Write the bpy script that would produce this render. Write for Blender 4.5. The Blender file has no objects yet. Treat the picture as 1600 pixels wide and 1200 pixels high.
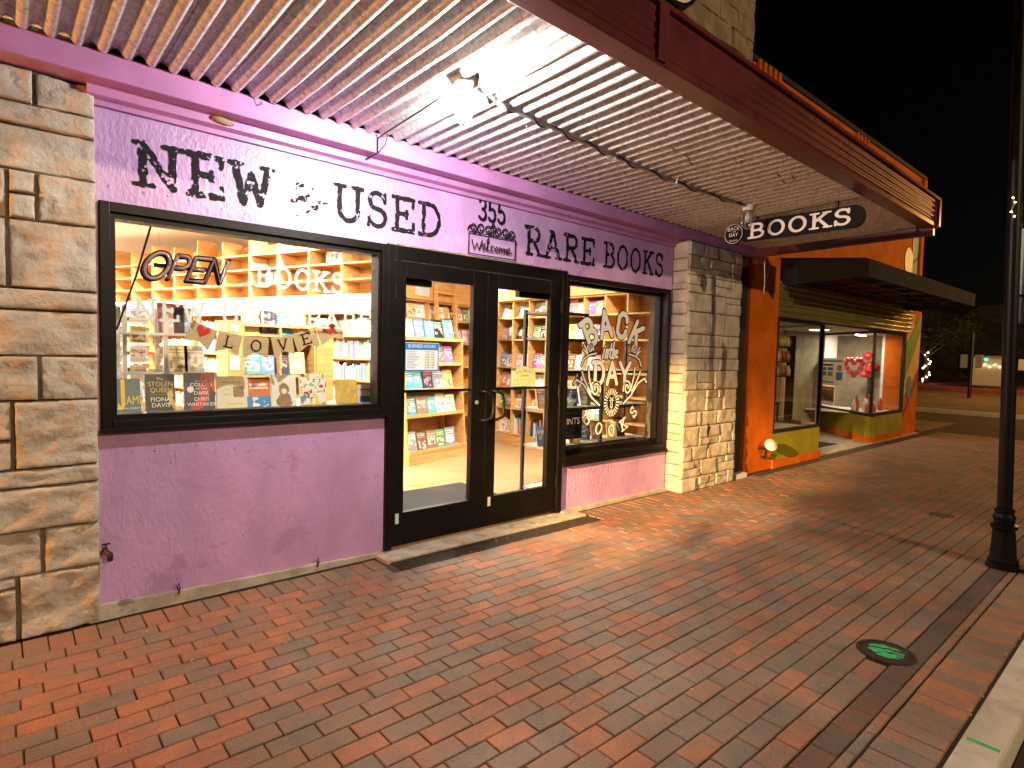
import bpy, math, random
import numpy as np
from mathutils import Vector, Matrix, noise
random.seed(7); rng = np.random.RandomState(5)
SC = bpy.context.scene; COL = SC.collection
R = math.radians

# ------------------------------------------------------------------ camera
YAW, PIT, ROL = 0.715983, -0.0540787, 0.0247784
CAM = Vector((0.0, -3.96674, 1.56284)); FPX = 925.9
_fw = Vector((math.sin(YAW)*math.cos(PIT), math.cos(YAW)*math.cos(PIT), math.sin(PIT)))
_r0 = Vector((math.cos(YAW), -math.sin(YAW), 0)); _u0 = _r0.cross(_fw)
_rt = math.cos(ROL)*_r0 + math.sin(ROL)*_u0; _up = -math.sin(ROL)*_r0 + math.cos(ROL)*_u0
cd = bpy.data.cameras.new('camera'); cam = bpy.data.objects.new('camera', cd); COL.objects.link(cam)
cd.sensor_width = 36; cd.lens = FPX/1600*36; cd.clip_start = .05; cd.clip_end = 900
cam.matrix_world = Matrix(((_rt.x, _up.x, -_fw.x, CAM.x), (_rt.y, _up.y, -_fw.y, CAM.y), (_rt.z, _up.z, -_fw.z, CAM.z), (0, 0, 0, 1)))
SC.camera = cam
# ------------------------------------------------------------------ night sky
W = bpy.data.worlds.new('World'); SC.world = W; W.use_nodes = True
wn = W.node_tree.nodes; wl = W.node_tree.links
sky = wn.new('ShaderNodeTexSky'); sky.sky_type = 'NISHITA'; sky.sun_disc = False
sky.sun_elevation = R(-4); sky.sun_rotation = R(120)
bg = wn['Background']; bg.inputs['Strength'].default_value = 0.02
wl.new(sky.outputs[0], bg.inputs['Color'])
SC.view_settings.view_transform = 'Standard'; SC.view_settings.look = 'None'
SC.view_settings.exposure = 0.0; SC.view_settings.gamma = 1.0
SC.cycles.use_denoising = True
SC.cycles.max_bounces = 7; SC.cycles.diffuse_bounces = 4; SC.cycles.glossy_bounces = 3
SC.cycles.transparent_max_bounces = 12; SC.cycles.sample_clamp_indirect = 6
SC.cycles.caustics_reflective = False; SC.cycles.caustics_refractive = False

def light(name, kind, loc, watts, color, parent=None, size=.1, rot=None, spread=None):
    d = bpy.data.lights.new(name, kind); d.energy = watts; d.color = color
    if kind == 'AREA':
        d.shape = 'DISK'; d.size = size
        if spread: d.spread = spread
    else: d.shadow_soft_size = size
    o = bpy.data.objects.new(name, d); COL.objects.link(o); o.location = loc
    if rot: o.rotation_euler = rot
    if parent: attach(o, parent)
    return o
# ------------------------------------------------------------------ helpers
def wloc(p): return p.location.copy()      # every object here is placed in world coordinates
def attach(o, p):
    o.parent = p; o.matrix_parent_inverse = Matrix.Translation(-wloc(p))
def tag(o, label=None, cat=None, group=None, kind=None):
    if label: o['label'] = label
    if cat: o['category'] = cat
    if group: o['group'] = group
    if kind: o['kind'] = kind
    return o
def empty(name, loc, label, cat, group=None):
    o = bpy.data.objects.new(name, None); COL.objects.link(o); o.location = loc
    return tag(o, label, cat, group)
class MB:
    def __init__(s): s.v = []; s.f = []; s.m = []
    def add(s, vs, fs, m=0):
        b = len(s.v); s.v += [tuple(p) for p in vs]; s.f += [tuple(i+b for i in f) for f in fs]; s.m += [m]*len(fs); return s
    def box(s, x0, x1, y0, y1, z0, z1, m=0):
        return s.add([(x0,y0,z0),(x1,y0,z0),(x1,y1,z0),(x0,y1,z0),(x0,y0,z1),(x1,y0,z1),(x1,y1,z1),(x0,y1,z1)],
                     [(0,3,2,1),(4,5,6,7),(0,1,5,4),(1,2,6,5),(2,3,7,6),(3,0,4,7)], m)
    def bar(s, a, b, w, h, m=0, up=(0,0,1)):
        a = Vector(a); b = Vector(b); d = (b-a).normalized(); up = Vector(up)
        if abs(d.dot(up)) > .95: up = Vector((1,0,0))
        x = d.cross(up).normalized()*w/2; y = x.cross(d).normalized()*h/2
        vs = [a-x-y, a+x-y, a+x+y, a-x+y, b-x-y, b+x-y, b+x+y, b-x+y]
        return s.add(vs, [(0,3,2,1),(4,5,6,7),(0,1,5,4),(1,2,6,5),(2,3,7,6),(3,0,4,7)], m)
    def tube(s, pts, r, n=8, m=0, cap=True):
        pts = [Vector(p) for p in pts]; rs = r if isinstance(r, (list, tuple)) else [r]*len(pts)
        rings = []; x = None
        for i, p in enumerate(pts):
            d = (pts[min(i+1, len(pts)-1)]-pts[max(i-1, 0)]).normalized()
            if x is None:
                x = d.orthogonal().normalized()
            x = (x-d*x.dot(d)); x = x.normalized() if x.length > 1e-6 else d.orthogonal().normalized()
            y = d.cross(x)
            rings.append([p+(x*math.cos(2*math.pi*k/n)+y*math.sin(2*math.pi*k/n))*rs[i] for k in range(n)])
        vs = [q for rg in rings for q in rg]; fs = []
        for i in range(len(pts)-1):
            for k in range(n):
                a = i*n+k; b = i*n+(k+1) % n; fs.append((a, b, b+n, a+n))
        if cap: fs += [tuple(range(n))[::-1], tuple((len(pts)-1)*n+k for k in range(n))]
        return s.add(vs, fs, m)
    def lathe(s, c, prof, n=20, m=0):
        vs = []; fs = []
        for (r, z) in prof:
            for k in range(n):
                a = 2*math.pi*k/n; vs.append((c[0]+r*math.cos(a), c[1]+r*math.sin(a), c[2]+z))
        for i in range(len(prof)-1):
            for k in range(n):
                a = i*n+k; b = i*n+(k+1) % n; fs.append((a, b, b+n, a+n))
        fs.append(tuple(range(n))[::-1]); fs.append(tuple((len(prof)-1)*n+k for k in range(n)))
        return s.add(vs, fs, m)
    def prism(s, poly, fn, t0, t1, m=0):
        # poly: 2D points, fn(a,b,t) -> 3D
        n = len(poly); vs = [fn(a, b, t0) for a, b in poly]+[fn(a, b, t1) for a, b in poly]
        fs = [tuple(range(n)), tuple(range(n, 2*n))[::-1]]+[(i, i+n, (i+1) % n+n, (i+1) % n) for i in range(n)]
        return s.add(vs, fs, m)
    def mesh(s, name, mats, smooth=False):
        me = bpy.data.meshes.new(name); me.from_pydata(s.v, [], s.f)
        for mt in (mats if isinstance(mats, (list, tuple)) else [mats]): me.materials.append(M[mt] if isinstance(mt, str) else mt)
        me.polygons.foreach_set('material_index', s.m)
        if smooth: me.polygons.foreach_set('use_smooth', [True]*len(s.f))
        me.update(); return me
    def build(s, name, mats, parent=None, smooth=False, bevel=0):
        o = bpy.data.objects.new(name, s.mesh(name, mats, smooth)); COL.objects.link(o)
        if parent is not None: attach(o, parent)
        if bevel:
            b = o.modifiers.new('bevel', 'BEVEL'); b.width = bevel; b.segments = 2; b.limit_method = 'ANGLE'
        return o
def place(name, me, loc=(0,0,0), rot=(0,0,0), parent=None, scale=None):
    o = bpy.data.objects.new(name, me); COL.objects.link(o); o.location = loc; o.rotation_euler = rot
    if scale: o.scale = scale
    if parent is not None: o.parent = parent; o.matrix_parent_inverse = Matrix.Translation(-wloc(parent))
    return o
# ------------------------------------------------------------------ materials
M = {}
def nd(nt, t, **kw):
    n = nt.nodes.new(t)
    for k, v in kw.items(): setattr(n, k, v)
    return n
def mat(name, col, rough=.6, metal=0., var=.25, scale=6., bump=0., bscale=60., col2=None, spec=.5, detail=5, coat=0., stretch=None, wear=None, rvar=0.):
    m = bpy.data.materials.new(name); m.use_nodes = True; nt = m.node_tree; L = nt.links; p = nt.nodes['Principled BSDF']
    p.inputs['Roughness'].default_value = rough; p.inputs['Metallic'].default_value = metal
    p.inputs['Specular IOR Level'].default_value = spec; p.inputs['Coat Weight'].default_value = coat
    g = nd(nt, 'ShaderNodeNewGeometry'); mp = nd(nt, 'ShaderNodeMapping'); L.new(g.outputs['Position'], mp.inputs[0])
    if stretch: mp.inputs['Scale'].default_value = stretch
    n1 = nd(nt, 'ShaderNodeTexNoise'); n1.inputs['Scale'].default_value = scale; n1.inputs['Detail'].default_value = detail; L.new(mp.outputs[0], n1.inputs['Vector'])
    r = nd(nt, 'ShaderNodeValToRGB'); L.new(n1.outputs[0], r.inputs[0])
    c2 = col2 or tuple(c*(1-var) for c in col); c1 = col if col2 else tuple(min(1, c*(1+var*.5)) for c in col)
    r.color_ramp.elements[0].position = .35; r.color_ramp.elements[1].position = .65
    r.color_ramp.elements[0].color = (*c2, 1); r.color_ramp.elements[1].color = (*c1, 1)
    out = r.outputs[0]
    if wear:   # (colour, scale, threshold)
        n3 = nd(nt, 'ShaderNodeTexNoise'); n3.inputs['Scale'].default_value = wear[1]; n3.inputs['Detail'].default_value = 8; n3.inputs['Roughness'].default_value = .7; L.new(g.outputs['Position'], n3.inputs['Vector'])
        r3 = nd(nt, 'ShaderNodeValToRGB'); r3.color_ramp.elements[0].position = wear[2]; r3.color_ramp.elements[1].position = wear[2]+.06; L.new(n3.outputs[0], r3.inputs[0])
        mx = nd(nt, 'ShaderNodeMixRGB'); L.new(r3.outputs[0], mx.inputs[0]); L.new(out, mx.inputs[1]); mx.inputs[2].default_value = (*wear[0], 1); out = mx.outputs[0]
    L.new(out, p.inputs['Base Color'])
    if rvar:
        mr = nd(nt, 'ShaderNodeMapRange'); L.new(n1.outputs[0], mr.inputs[0]); mr.inputs[1].default_value = .3; mr.inputs[2].default_value = .7
        mr.inputs[3].default_value = rough-rvar; mr.inputs[4].default_value = rough+rvar; L.new(mr.outputs[0], p.inputs['Roughness'])
    if bump:
        n2 = nd(nt, 'ShaderNodeTexNoise'); n2.inputs['Scale'].default_value = bscale; n2.inputs['Detail'].default_value = 6; L.new(mp.outputs[0], n2.inputs['Vector'])
        b = nd(nt, 'ShaderNodeBump'); b.inputs['Strength'].default_value = bump; b.inputs['Distance'].default_value = .01
        L.new(n2.outputs[0], b.inputs['Height']); L.new(b.outputs[0], p.inputs['Normal'])
    M[name] = m; return m
def emit(name, col, st):
    m = bpy.data.materials.new(name); m.use_nodes = True; p = m.node_tree.nodes['Principled BSDF']
    p.inputs['Base Color'].default_value = (*col, 1); p.inputs['Emission Color'].default_value = (*col, 1); p.inputs['Emission Strength'].default_value = st
    M[name] = m
def glass(name, tint=(1, 1, 1), refl=1.0, rough=0.0):
    m = bpy.data.materials.new(name); m.use_nodes = True; nt = m.node_tree; L = nt.links; nt.nodes.remove(nt.nodes['Principled BSDF'])
    t = nd(nt, 'ShaderNodeBsdfTransparent'); t.inputs[0].default_value = (*tint, 1)
    g = nd(nt, 'ShaderNodeBsdfGlossy'); g.inputs['Roughness'].default_value = rough
    f = nd(nt, 'ShaderNodeLayerWeight'); pw = nd(nt, 'ShaderNodeMath', operation='POWER'); pw.inputs[1].default_value = 5; L.new(f.outputs['Facing'], pw.inputs[0])
    k = nd(nt, 'ShaderNodeMath', operation='MULTIPLY_ADD'); k.inputs[1].default_value = .9*refl; k.inputs[2].default_value = .035*refl; L.new(pw.outputs[0], k.inputs[0])
    x = nd(nt, 'ShaderNodeMixShader'); L.new(k.outputs[0], x.inputs[0]); L.new(t.outputs[0], x.inputs[1]); L.new(g.outputs[0], x.inputs[2])
    L.new(x.outputs[0], nt.nodes['Material Output'].inputs[0]); M[name] = m
mat('purple', (.49, .29, .56), .38, var=.16, scale=3.0, detail=9, bump=.65, bscale=40, stretch=(1, 1, .55), wear=((.40, .22, .45), 2.2, .57))
mat('purple_trim', (.44, .19, .43), .4, var=.12, scale=4, bump=.08, bscale=80, wear=((.22, .07, .25), 5, .66))
mat('maroon', (.12, .024, .03), .32, var=.3, scale=3, bump=.05, bscale=60)
mat('black_frame', (.005, .004, .004), .42, var=.3, scale=5, bump=.03, bscale=120, spec=.16)
mat('black_paint', (.007, .006, .008), .7, var=.2, spec=.2)
mat('stone', (.50, .45, .385), .9, var=.4, scale=7, bump=1.0, bscale=38, detail=9, col2=(.37, .31, .245), wear=((.31, .26, .21), 3.2, .64))
mat('stone_dark', (.30, .22, .14), .85, var=.4, scale=6, bump=.6, bscale=26, col2=(.19, .14, .09))
mat('mortar', (.16, .13, .10), .95, bump=.5, bscale=80)
mat('concrete', (.42, .38, .32), .85, var=.3, scale=7, bump=.4, bscale=70, wear=((.17, .14, .11), 6, .58))
mat('kerb_concrete', (.50, .46, .38), .85, var=.2, scale=6, bump=.4, bscale=90, wear=((.24, .21, .16), 9, .62))
mat('asphalt', (.045, .040, .036), .9, var=.35, scale=30, bump=.6, bscale=150)
mat('sand_joint', (.045, .030, .021), .95, bump=.6, bscale=150)
mat('dark_metal', (.02, .02, .02), .38, metal=.3, var=.2)
mat('steel', (.52, .52, .52), .4, metal=.8, var=.15)
mat('white_plastic', (.72, .70, .66), .45, var=.06)
mat('white_wall', (.78, .76, .71), .8, var=.03)
mat('ceiling_white', (.82, .80, .76), .85, var=.03)
mat('wood', (.66, .36, .115), .42, var=.18, scale=4, stretch=(1, 1, 9), bump=.03, bscale=40)
mat('wood_dark', (.42, .20, .06), .45, var=.2, scale=4, stretch=(1, 1, 9))
mat('plank', (.36, .215, .095), .45, var=.25, scale=5, stretch=(2, 14, 2), bump=.03, bscale=30)
mat('floor_mat', (.022, .02, .02), .95, var=.3, scale=90, bump=.5, bscale=200)
mat('paper', (.82, .79, .70), .8, var=.05)
mat('white_print', (.88, .87, .82), .5, var=.02)
mat('burlap', (.62, .45, .25), .9, var=.18, scale=120, bump=.4, bscale=260)
mat('red_felt', (.62, .03, .02), .7, var=.1)
mat('neon_off', (.36, .21, .25), .18, var=.15, spec=.8)
mat('orange_paint', (.56, .125, .009), .8, spec=.08, var=.2, scale=2.5, bump=.15, bscale=50, wear=((.40, .10, .012), 3, .6))
mat('olive_paint', (.30, .26, .025), .8, spec=.1, var=.2, scale=3, bump=.1, bscale=50)
mat('olive_sheet', (.40, .35, .13), .3, metal=.6, var=.25, scale=4)
mat('awning_black', (.010, .009, .010), .8, var=.3)
mat('awning_face', (.034, .028, .032), .95, spec=.08, var=.3, scale=2, wear=((.035, .028, .03), 3, .62))
mat('mural_green', (.16, .30, .02), .5, var=.1); mat('mural_blue', (.10, .25, .30), .5, var=.1); mat('mural_sage', (.30, .42, .33), .5, var=.1)
mat('mural_cream', (.62, .40, .22), .5, var=.1); mat('mural_purple', (.25, .08, .18), .5, var=.1)
mat('balloon_red', (.60, .008, .02), .12, var=.1, spec=.8); mat('bottle_red', (.45, .02, .02), .2, var=.1)
mat('leaf_dry', (.42, .25, .10), .7, var=.4, scale=40); mat('bark', (.09, .06, .04), .95, bump=.8, bscale=30)
mat('foliage', (.07, .08, .03), .8, var=.4, scale=9)
mat('green_spray', (.03, .42, .16), .7, var=.2, scale=30); mat('iron', (.045, .036, .03), .6, metal=.5, var=.4, scale=20, bump=.3)
mat('sign_blue', (.02, .20, .55), .4, var=.05); mat('sign_cream', (.78, .62, .30), .5, var=.06); mat('sign_green', (.12, .38, .28), .5, var=.05)
mat('plate_white', (.62, .62, .60), .4, var=.04); mat('plate_grey', (.22, .25, .28), .4, var=.05)
mat('hedge_dark', (.02, .022, .014), .95, var=.5, scale=4); mat('red_kerb', (.22, .06, .04), .8, var=.3)
mat('far_ground', (.16, .12, .085), .9, var=.3, scale=.8, bump=.2, bscale=30)
mat('pale_wood', (.5, .42, .3), .6, var=.2, scale=6)
glass('globe_glass', (.95, .92, .85), .5, .2); glass('pane', (.97, .98, .97), 1.0); glass('jar_glass', (.9, .92, .92), .9, .02)
emit('led', (1, .94, .84), 28); emit('lamp_white', (1, .97, .92), 55); emit('downlight', (1, .93, .80), 18); emit('fairy', (1, .62, .22), 14); emit('warm_tube', (1, .75, .42), 6)
emit('shelter_lit', (.50, .42, .26), .10); emit('signal_green', (.05, .9, .65), 4); emit('far_bulb', (1, .8, .5), 20)
# galvanised sheet
m = bpy.data.materials.new('galvanised'); m.use_nodes = True; nt = m.node_tree; L = nt.links; p = nt.nodes['Principled BSDF']
g = nd(nt, 'ShaderNodeNewGeometry'); vo = nd(nt, 'ShaderNodeTexVoronoi'); vo.inputs['Scale'].default_value = 75; L.new(g.outputs['Position'], vo.inputs['Vector'])
no = nd(nt, 'ShaderNodeTexNoise'); no.inputs['Scale'].default_value = 26; no.inputs['Detail'].default_value = 8; no.inputs['Roughness'].default_value = .75; L.new(g.outputs['Position'], no.inputs['Vector'])
mx = nd(nt, 'ShaderNodeMixRGB', blend_type='MULTIPLY'); mx.inputs[0].default_value = 1
r1 = nd(nt, 'ShaderNodeValToRGB'); L.new(vo.outputs['Color'], r1.inputs[0]); r1.color_ramp.elements[0].color = (.44, .45, .46, 1); r1.color_ramp.elements[1].color = (.74, .735, .72, 1)
r2 = nd(nt, 'ShaderNodeValToRGB'); L.new(no.outputs[0], r2.inputs[0]); r2.color_ramp.elements[0].position = .33; r2.color_ramp.elements[1].position = .5; r2.color_ramp.elements[0].color = (.45, .42, .40, 1); r2.color_ramp.elements[1].color = (1, 1, 1, 1)
L.new(r1.outputs[0], mx.inputs[1]); L.new(r2.outputs[0], mx.inputs[2]); L.new(mx.outputs[0], p.inputs['Base Color'])
p.inputs['Metallic'].default_value = .4; p.inputs['Roughness'].default_value = .5
M['galvanised'] = m
# paving bricks: each brick its own tone, mottled
m = bpy.data.materials.new('paver'); m.use_nodes = True; nt = m.node_tree; L = nt.links; p = nt.nodes['Principled BSDF']
g = nd(nt, 'ShaderNodeNewGeometry'); oi = nd(nt, 'ShaderNodeObjectInfo')
ad = nd(nt, 'ShaderNodeMath', operation='ADD'); L.new(g.outputs['Random Per Island'], ad.inputs[0]); L.new(oi.outputs['Random'], ad.inputs[1])
fr = nd(nt, 'ShaderNodeMath', operation='FRACT'); L.new(ad.outputs[0], fr.inputs[0])
no = nd(nt, 'ShaderNodeTexNoise'); no.inputs['Scale'].default_value = 8; no.inputs['Detail'].default_value = 5; L.new(g.outputs['Position'], no.inputs['Vector'])
ma = nd(nt, 'ShaderNodeMath', operation='MULTIPLY_ADD'); L.new(no.outputs[0], ma.inputs[0]); ma.inputs[1].default_value = 1.5; ma.inputs[2].default_value = -.75
sm = nd(nt, 'ShaderNodeMath', operation='ADD'); sm.use_clamp = True; fm = nd(nt, 'ShaderNodeMath', operation='MULTIPLY_ADD'); fm.inputs[1].default_value = .78; fm.inputs[2].default_value = .16; L.new(fr.outputs[0], fm.inputs[0]); L.new(fm.outputs[0], sm.inputs[0]); L.new(ma.outputs[0], sm.inputs[1])
r1 = nd(nt, 'ShaderNodeValToRGB'); L.new(sm.outputs[0], r1.inputs[0]); cr = r1.color_ramp
cr.elements[0].position = 0; cr.elements[0].color = (.155, .138, .122, 1); cr.elements[1].position = 1; cr.elements[1].color = (.33, .155, .092, 1)
for pos, c in ((.22, (.185, .148, .124)), (.38, (.21, .15, .118)), (.62, (.235, .143, .105)), (.84, (.28, .142, .095))):
    e = cr.elements.new(pos); e.color = (*c, 1)
n2 = nd(nt, 'ShaderNodeTexNoise'); n2.inputs['Scale'].default_value = 240; n2.inputs['Detail'].default_value = 3; L.new(g.outputs['Position'], n2.inputs['Vector'])
r2 = nd(nt, 'ShaderNodeValToRGB'); L.new(n2.outputs[0], r2.inputs[0]); r2.color_ramp.elements[0].position = .3; r2.color_ramp.elements[0].color = (.65, .65, .65, 1); r2.color_ramp.elements[1].position = .72; r2.color_ramp.elements[1].color = (1.5, 1.45, 1.4, 1)
mx = nd(nt, 'ShaderNodeMixRGB', blend_type='MULTIPLY'); mx.inputs[0].default_value = 1; L.new(r1.outputs[0], mx.inputs[1]); L.new(r2.outputs[0], mx.inputs[2])
n3 = nd(nt, 'ShaderNodeTexNoise'); n3.inputs['Scale'].default_value = 1.1; n3.inputs['Detail'].default_value = 6; L.new(g.outputs['Position'], n3.inputs['Vector'])
r3 = nd(nt, 'ShaderNodeValToRGB'); L.new(n3.outputs[0], r3.inputs[0]); r3.color_ramp.elements[0].position = .35; r3.color_ramp.elements[0].color = (.72, .70, .70, 1); r3.color_ramp.elements[1].position = .6; r3.color_ramp.elements[1].color = (1, 1, 1, 1)
m2 = nd(nt, 'ShaderNodeMixRGB', blend_type='MULTIPLY'); m2.inputs[0].default_value = 1; L.new(mx.outputs[0], m2.inputs[1]); L.new(r3.outputs[0], m2.inputs[2])
L.new(m2.outputs[0], p.inputs['Base Color']); p.inputs['Roughness'].default_value = .8; p.inputs['Specular IOR Level'].default_value = .3
b = nd(nt, 'ShaderNodeBump'); b.inputs['Strength'].default_value = .35; b.inputs['Distance'].default_value = .004; L.new(n2.outputs[0], b.inputs['Height']); L.new(b.outputs[0], p.inputs['Normal'])
M['paver'] = m
m2_ = m.copy(); m2_.name = 'paver_dark'; rr = [n for n in m2_.node_tree.nodes if n.type == 'VALTORGB' and len(n.color_ramp.elements) > 3][0]
for e in rr.color_ramp.elements: e.color = (e.color[0]*.52, e.color[1]*.55, e.color[2]*.6, 1)
M['paver_dark'] = m2_
# ------------------------------------------------------------------ lettering (outline meshes from stroke glyphs)
def arc(cx, cy, rx, ry, a0, a1, n=14):
    return [(cx+rx*math.cos(R(a0+(a1-a0)*i/n)), cy+ry*math.sin(R(a0+(a1-a0)*i/n))) for i in range(n+1)]
G = {  # glyph: (width, strokes, serifs); y 0..1
 'N': (.95, [[(.17,0),(.17,1)],[(.17,1),(.78,0)],[(.78,0),(.78,1)]], [[(0,1),(.2,1)],[(0,0),(.36,0)],[(.6,1),(.97,1)]]),
 'E': (.86, [[(.2,0),(.2,1)],[(.05,1),(.78,1)],[(.05,0),(.8,0)],[(.2,.52),(.55,.52)]], [[(.78,1),(.78,.76)],[(.8,0),(.8,.26)],[(.55,.4),(.55,.64)]]),
 'W': (1.05, [[(.12,1),(.32,0)],[(.32,0),(.53,.78)],[(.53,.78),(.74,0)],[(.74,0),(.94,1)]], [[(0,1),(.3,1)],[(.76,1),(1.06,1)]]),
 'U': (.92, [[(.18,1),(.18,.33)]+arc(.47,.33,.29,.33,180,360)+[(.76,1)]], [[(.02,1),(.36,1)],[(.58,1),(.92,1)]]),
 'S': (.74, [arc(.37,.76,.26,.24,20,270,16)[:]+arc(.37,.26,.28,.26,90,-160,16)[1:]], [[(.62,.74),(.62,1)],[(.08,.0),(.08,.28)]]),
 'D': (.9, [[(.2,0),(.2,1)],[(.04,1),(.42,1)]+arc(.42,.5,.38,.5,90,-90)+[(.04,0)]], []),
 'R': (.92, [[(.2,0),(.2,1)],[(.04,1),(.5,1)]+arc(.5,.75,.24,.25,90,-90)+[(.2,.5)],[(.46,.5),(.78,.02)]], [[(.03,0),(.38,0)],[(.68,0),(.94,0)]]),
 'A': (.98, [[(.12,0),(.46,1)],[(.46,1),(.84,0)],[(.26,.34),(.7,.34)]], [[(0,0),(.3,0)],[(.66,0),(1,0)],[(.28,1),(.48,1)]]),
 'B': (.86, [[(.2,0),(.2,1)],[(.04,1),(.46,1)]+arc(.46,.76,.24,.24,90,-90)+[(.2,.52)],[(.46,.52)]+arc(.48,.26,.29,.26,90,-90)+[(.04,0)]], []),
 'O': (.92, [arc(.46,.5,.36,.5,0,360,30)], []),
 'K': (.96, [[(.2,0),(.2,1)],[(.76,1),(.22,.44)],[(.4,.6),(.82,0)]], [[(.03,0),(.38,0)],[(.03,1),(.38,1)],[(.6,1),(.92,1)],[(.66,0),(.98,0)]]),
 '&': (1.0, [[(.86,.06),(.4,.66)]+arc(.46,.82,.17,.17,200,-20,12)+[(.56,.66),(.26,.42)]+arc(.36,.24,.22,.23,130,330,12)+[(.72,.28),(.86,.5)]], [[(.74,.5),(.98,.5)],[(.78,.03),(1,.03)]]),
 'L': (.78, [[(.2,0),(.2,1)],[(.04,0),(.7,0)]], [[(.04,1),(.38,1)],[(.7,0),(.7,.26)]]),
 'V': (.94, [[(.1,1),(.45,0)],[(.45,0),(.82,1)]], [[(0,1),(.26,1)],[(.68,1),(.96,1)]]),
 'P': (.8, [[(.2,0),(.2,1)],[(.2,1),(.46,1)]+arc(.46,.73,.27,.27,90,-90)+[(.2,.46)]], []),
 'C': (.84, [[(.74,.72),(.7,.86),(.56,.98),(.34,.98),(.14,.8),(.14,.2),(.34,.02),(.56,.02),(.7,.14),(.74,.3)]], []),
 'Y': (.9, [[(.06,1),(.45,.45)],[(.84,1),(.45,.45)],[(.45,.45),(.45,0)]], []),
 '3': (.62, [arc(.3,.75,.22,.24,150,-90,12)+arc(.3,.26,.25,.26,90,-150,12)], []),
 '5': (.62, [[(.55,1),(.14,1),(.11,.56)]+arc(.29,.31,.25,.30,125,-150,14)], []),
 '.': (.5, [[(.25,.5),(.26,.5)]], []),
}
def vnoise(X, Y, s, seed):
    rs = np.random.RandomState(seed); T = rs.rand(64, 64)
    x = X*s; y = Y*s; xi = np.floor(x).astype(int); yi = np.floor(y).astype(int); fx = x-xi; fy = y-yi
    fx = fx*fx*(3-2*fx); fy = fy*fy*(3-2*fy); a = T[xi % 64, yi % 64]; b_ = T[(xi+1) % 64, yi % 64]; c = T[xi % 64, (yi+1) % 64]; d = T[(xi+1) % 64, (yi+1) % 64]
    return (a*(1-fx)+b_*fx)*(1-fy)+(c*(1-fx)+d*fx)*fy
def sdist(X, Y, pts, hw):
    D = np.full(X.shape, 9.)
    for (ax, ay), (bx, by) in zip(pts[:-1], pts[1:]):
        dx, dy = bx-ax, by-ay; t = np.clip(((X-ax)*dx+(Y-ay)*dy)/(dx*dx+dy*dy+1e-12), 0, 1)
        D = np.minimum(D, np.hypot(X-ax-t*dx, Y-ay-t*dy))
    return D-hw
def march(D, X, Y):
    """inside = D<0 -> (verts2d, polys, boundary edges)"""
    vs = []; idx = {}; fs = []; be = []
    ny, nx = D.shape
    def key(k, p):
        if k not in idx: idx[k] = len(vs); vs.append(p)
        return idx[k]
    ins = D < 0
    def corner(i, j): return key(('c', i, j), (X[i, j], Y[i, j]))
    def edge(i, j, i2, j2):
        k = ('e', min((i, j), (i2, j2)), max((i, j), (i2, j2))); t = D[i, j]/(D[i, j]-D[i2, j2])
        return key(k, (X[i, j]+(X[i2, j2]-X[i, j])*t, Y[i, j]+(Y[i2, j2]-Y[i, j])*t))
    for i in range(ny-1):
        run = None
        for j in range(nx):
            full = j < nx-1 and ins[i, j] and ins[i, j+1] and ins[i+1, j] and ins[i+1, j+1]
            if full:
                if run is None: run = j
                continue
            if run is not None:
                fs.append((corner(i, run), corner(i, j), corner(i+1, j), corner(i+1, run))); run = None
            if j == nx-1: continue
            cs = [(i, j), (i, j+1), (i+1, j+1), (i+1, j)]
            if not any(ins[c] for c in cs): continue
            poly = []; flags = []
            for k in range(4):
                a, b_ = cs[k], cs[(k+1) % 4]
                if ins[a]: poly.append(corner(*a)); flags.append(0)
                if ins[a] != ins[b_]: poly.append(edge(*a, *b_)); flags.append(1)
            if len(poly) >= 3:
                fs.append(tuple(poly))
                for k in range(len(poly)):
                    if flags[k] and flags[(k+1) % len(poly)]: be.append((poly[k], poly[(k+1) % len(poly)]))
    return vs, fs, be
def outline(mb, fn, box, res, put, thick=0., m=0):
    """fn(X,Y)->signed field; put(x,y,t)->3D, t from 0 (front) to thick"""
    x0, x1, y0, y1 = box; X, Y = np.meshgrid(np.arange(x0, x1+res, res), np.arange(y0, y1+res, res))
    D = fn(X, Y); D[np.abs(D) < 1e-6] = 1e-6
    vs, fs, be = march(D, X, Y); n = len(vs)
    if not n: return
    V = [put(a, b_, 0.) for a, b_ in vs]; F = list(fs)
    if thick:
        V += [put(a, b_, thick) for a, b_ in vs]
        F += [tuple(k+n for k in f[::-1]) for f in fs]+[(b_, a, a+n, b_+n) for a, b_ in be]
    mb.add(V, F, m)
def glyph_field(ch, hw, shw, serif=True, distress=0., seed=0):
    w, st, se = G[ch]
    def fn(X, Y):
        D = np.full(X.shape, 9.)
        for s_ in st: D = np.minimum(D, sdist(X, Y, s_, hw))
        if serif:
            for s_ in se: D = np.minimum(D, sdist(X, Y, s_, shw))
        if distress:
            D = D+(vnoise(X+3, Y+5, 11, seed)-.5)*.045*distress
            D = np.maximum(D, (vnoise(X+1, Y+2, 7, seed+1)*.6+vnoise(X, Y, 23, seed+2)*.4-(1-.25*distress))*.6)
            D = np.maximum(D, (vnoise(X, Y, 46, seed+3)-(1-.13*distress))*.3)
        return D
    return fn
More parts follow.
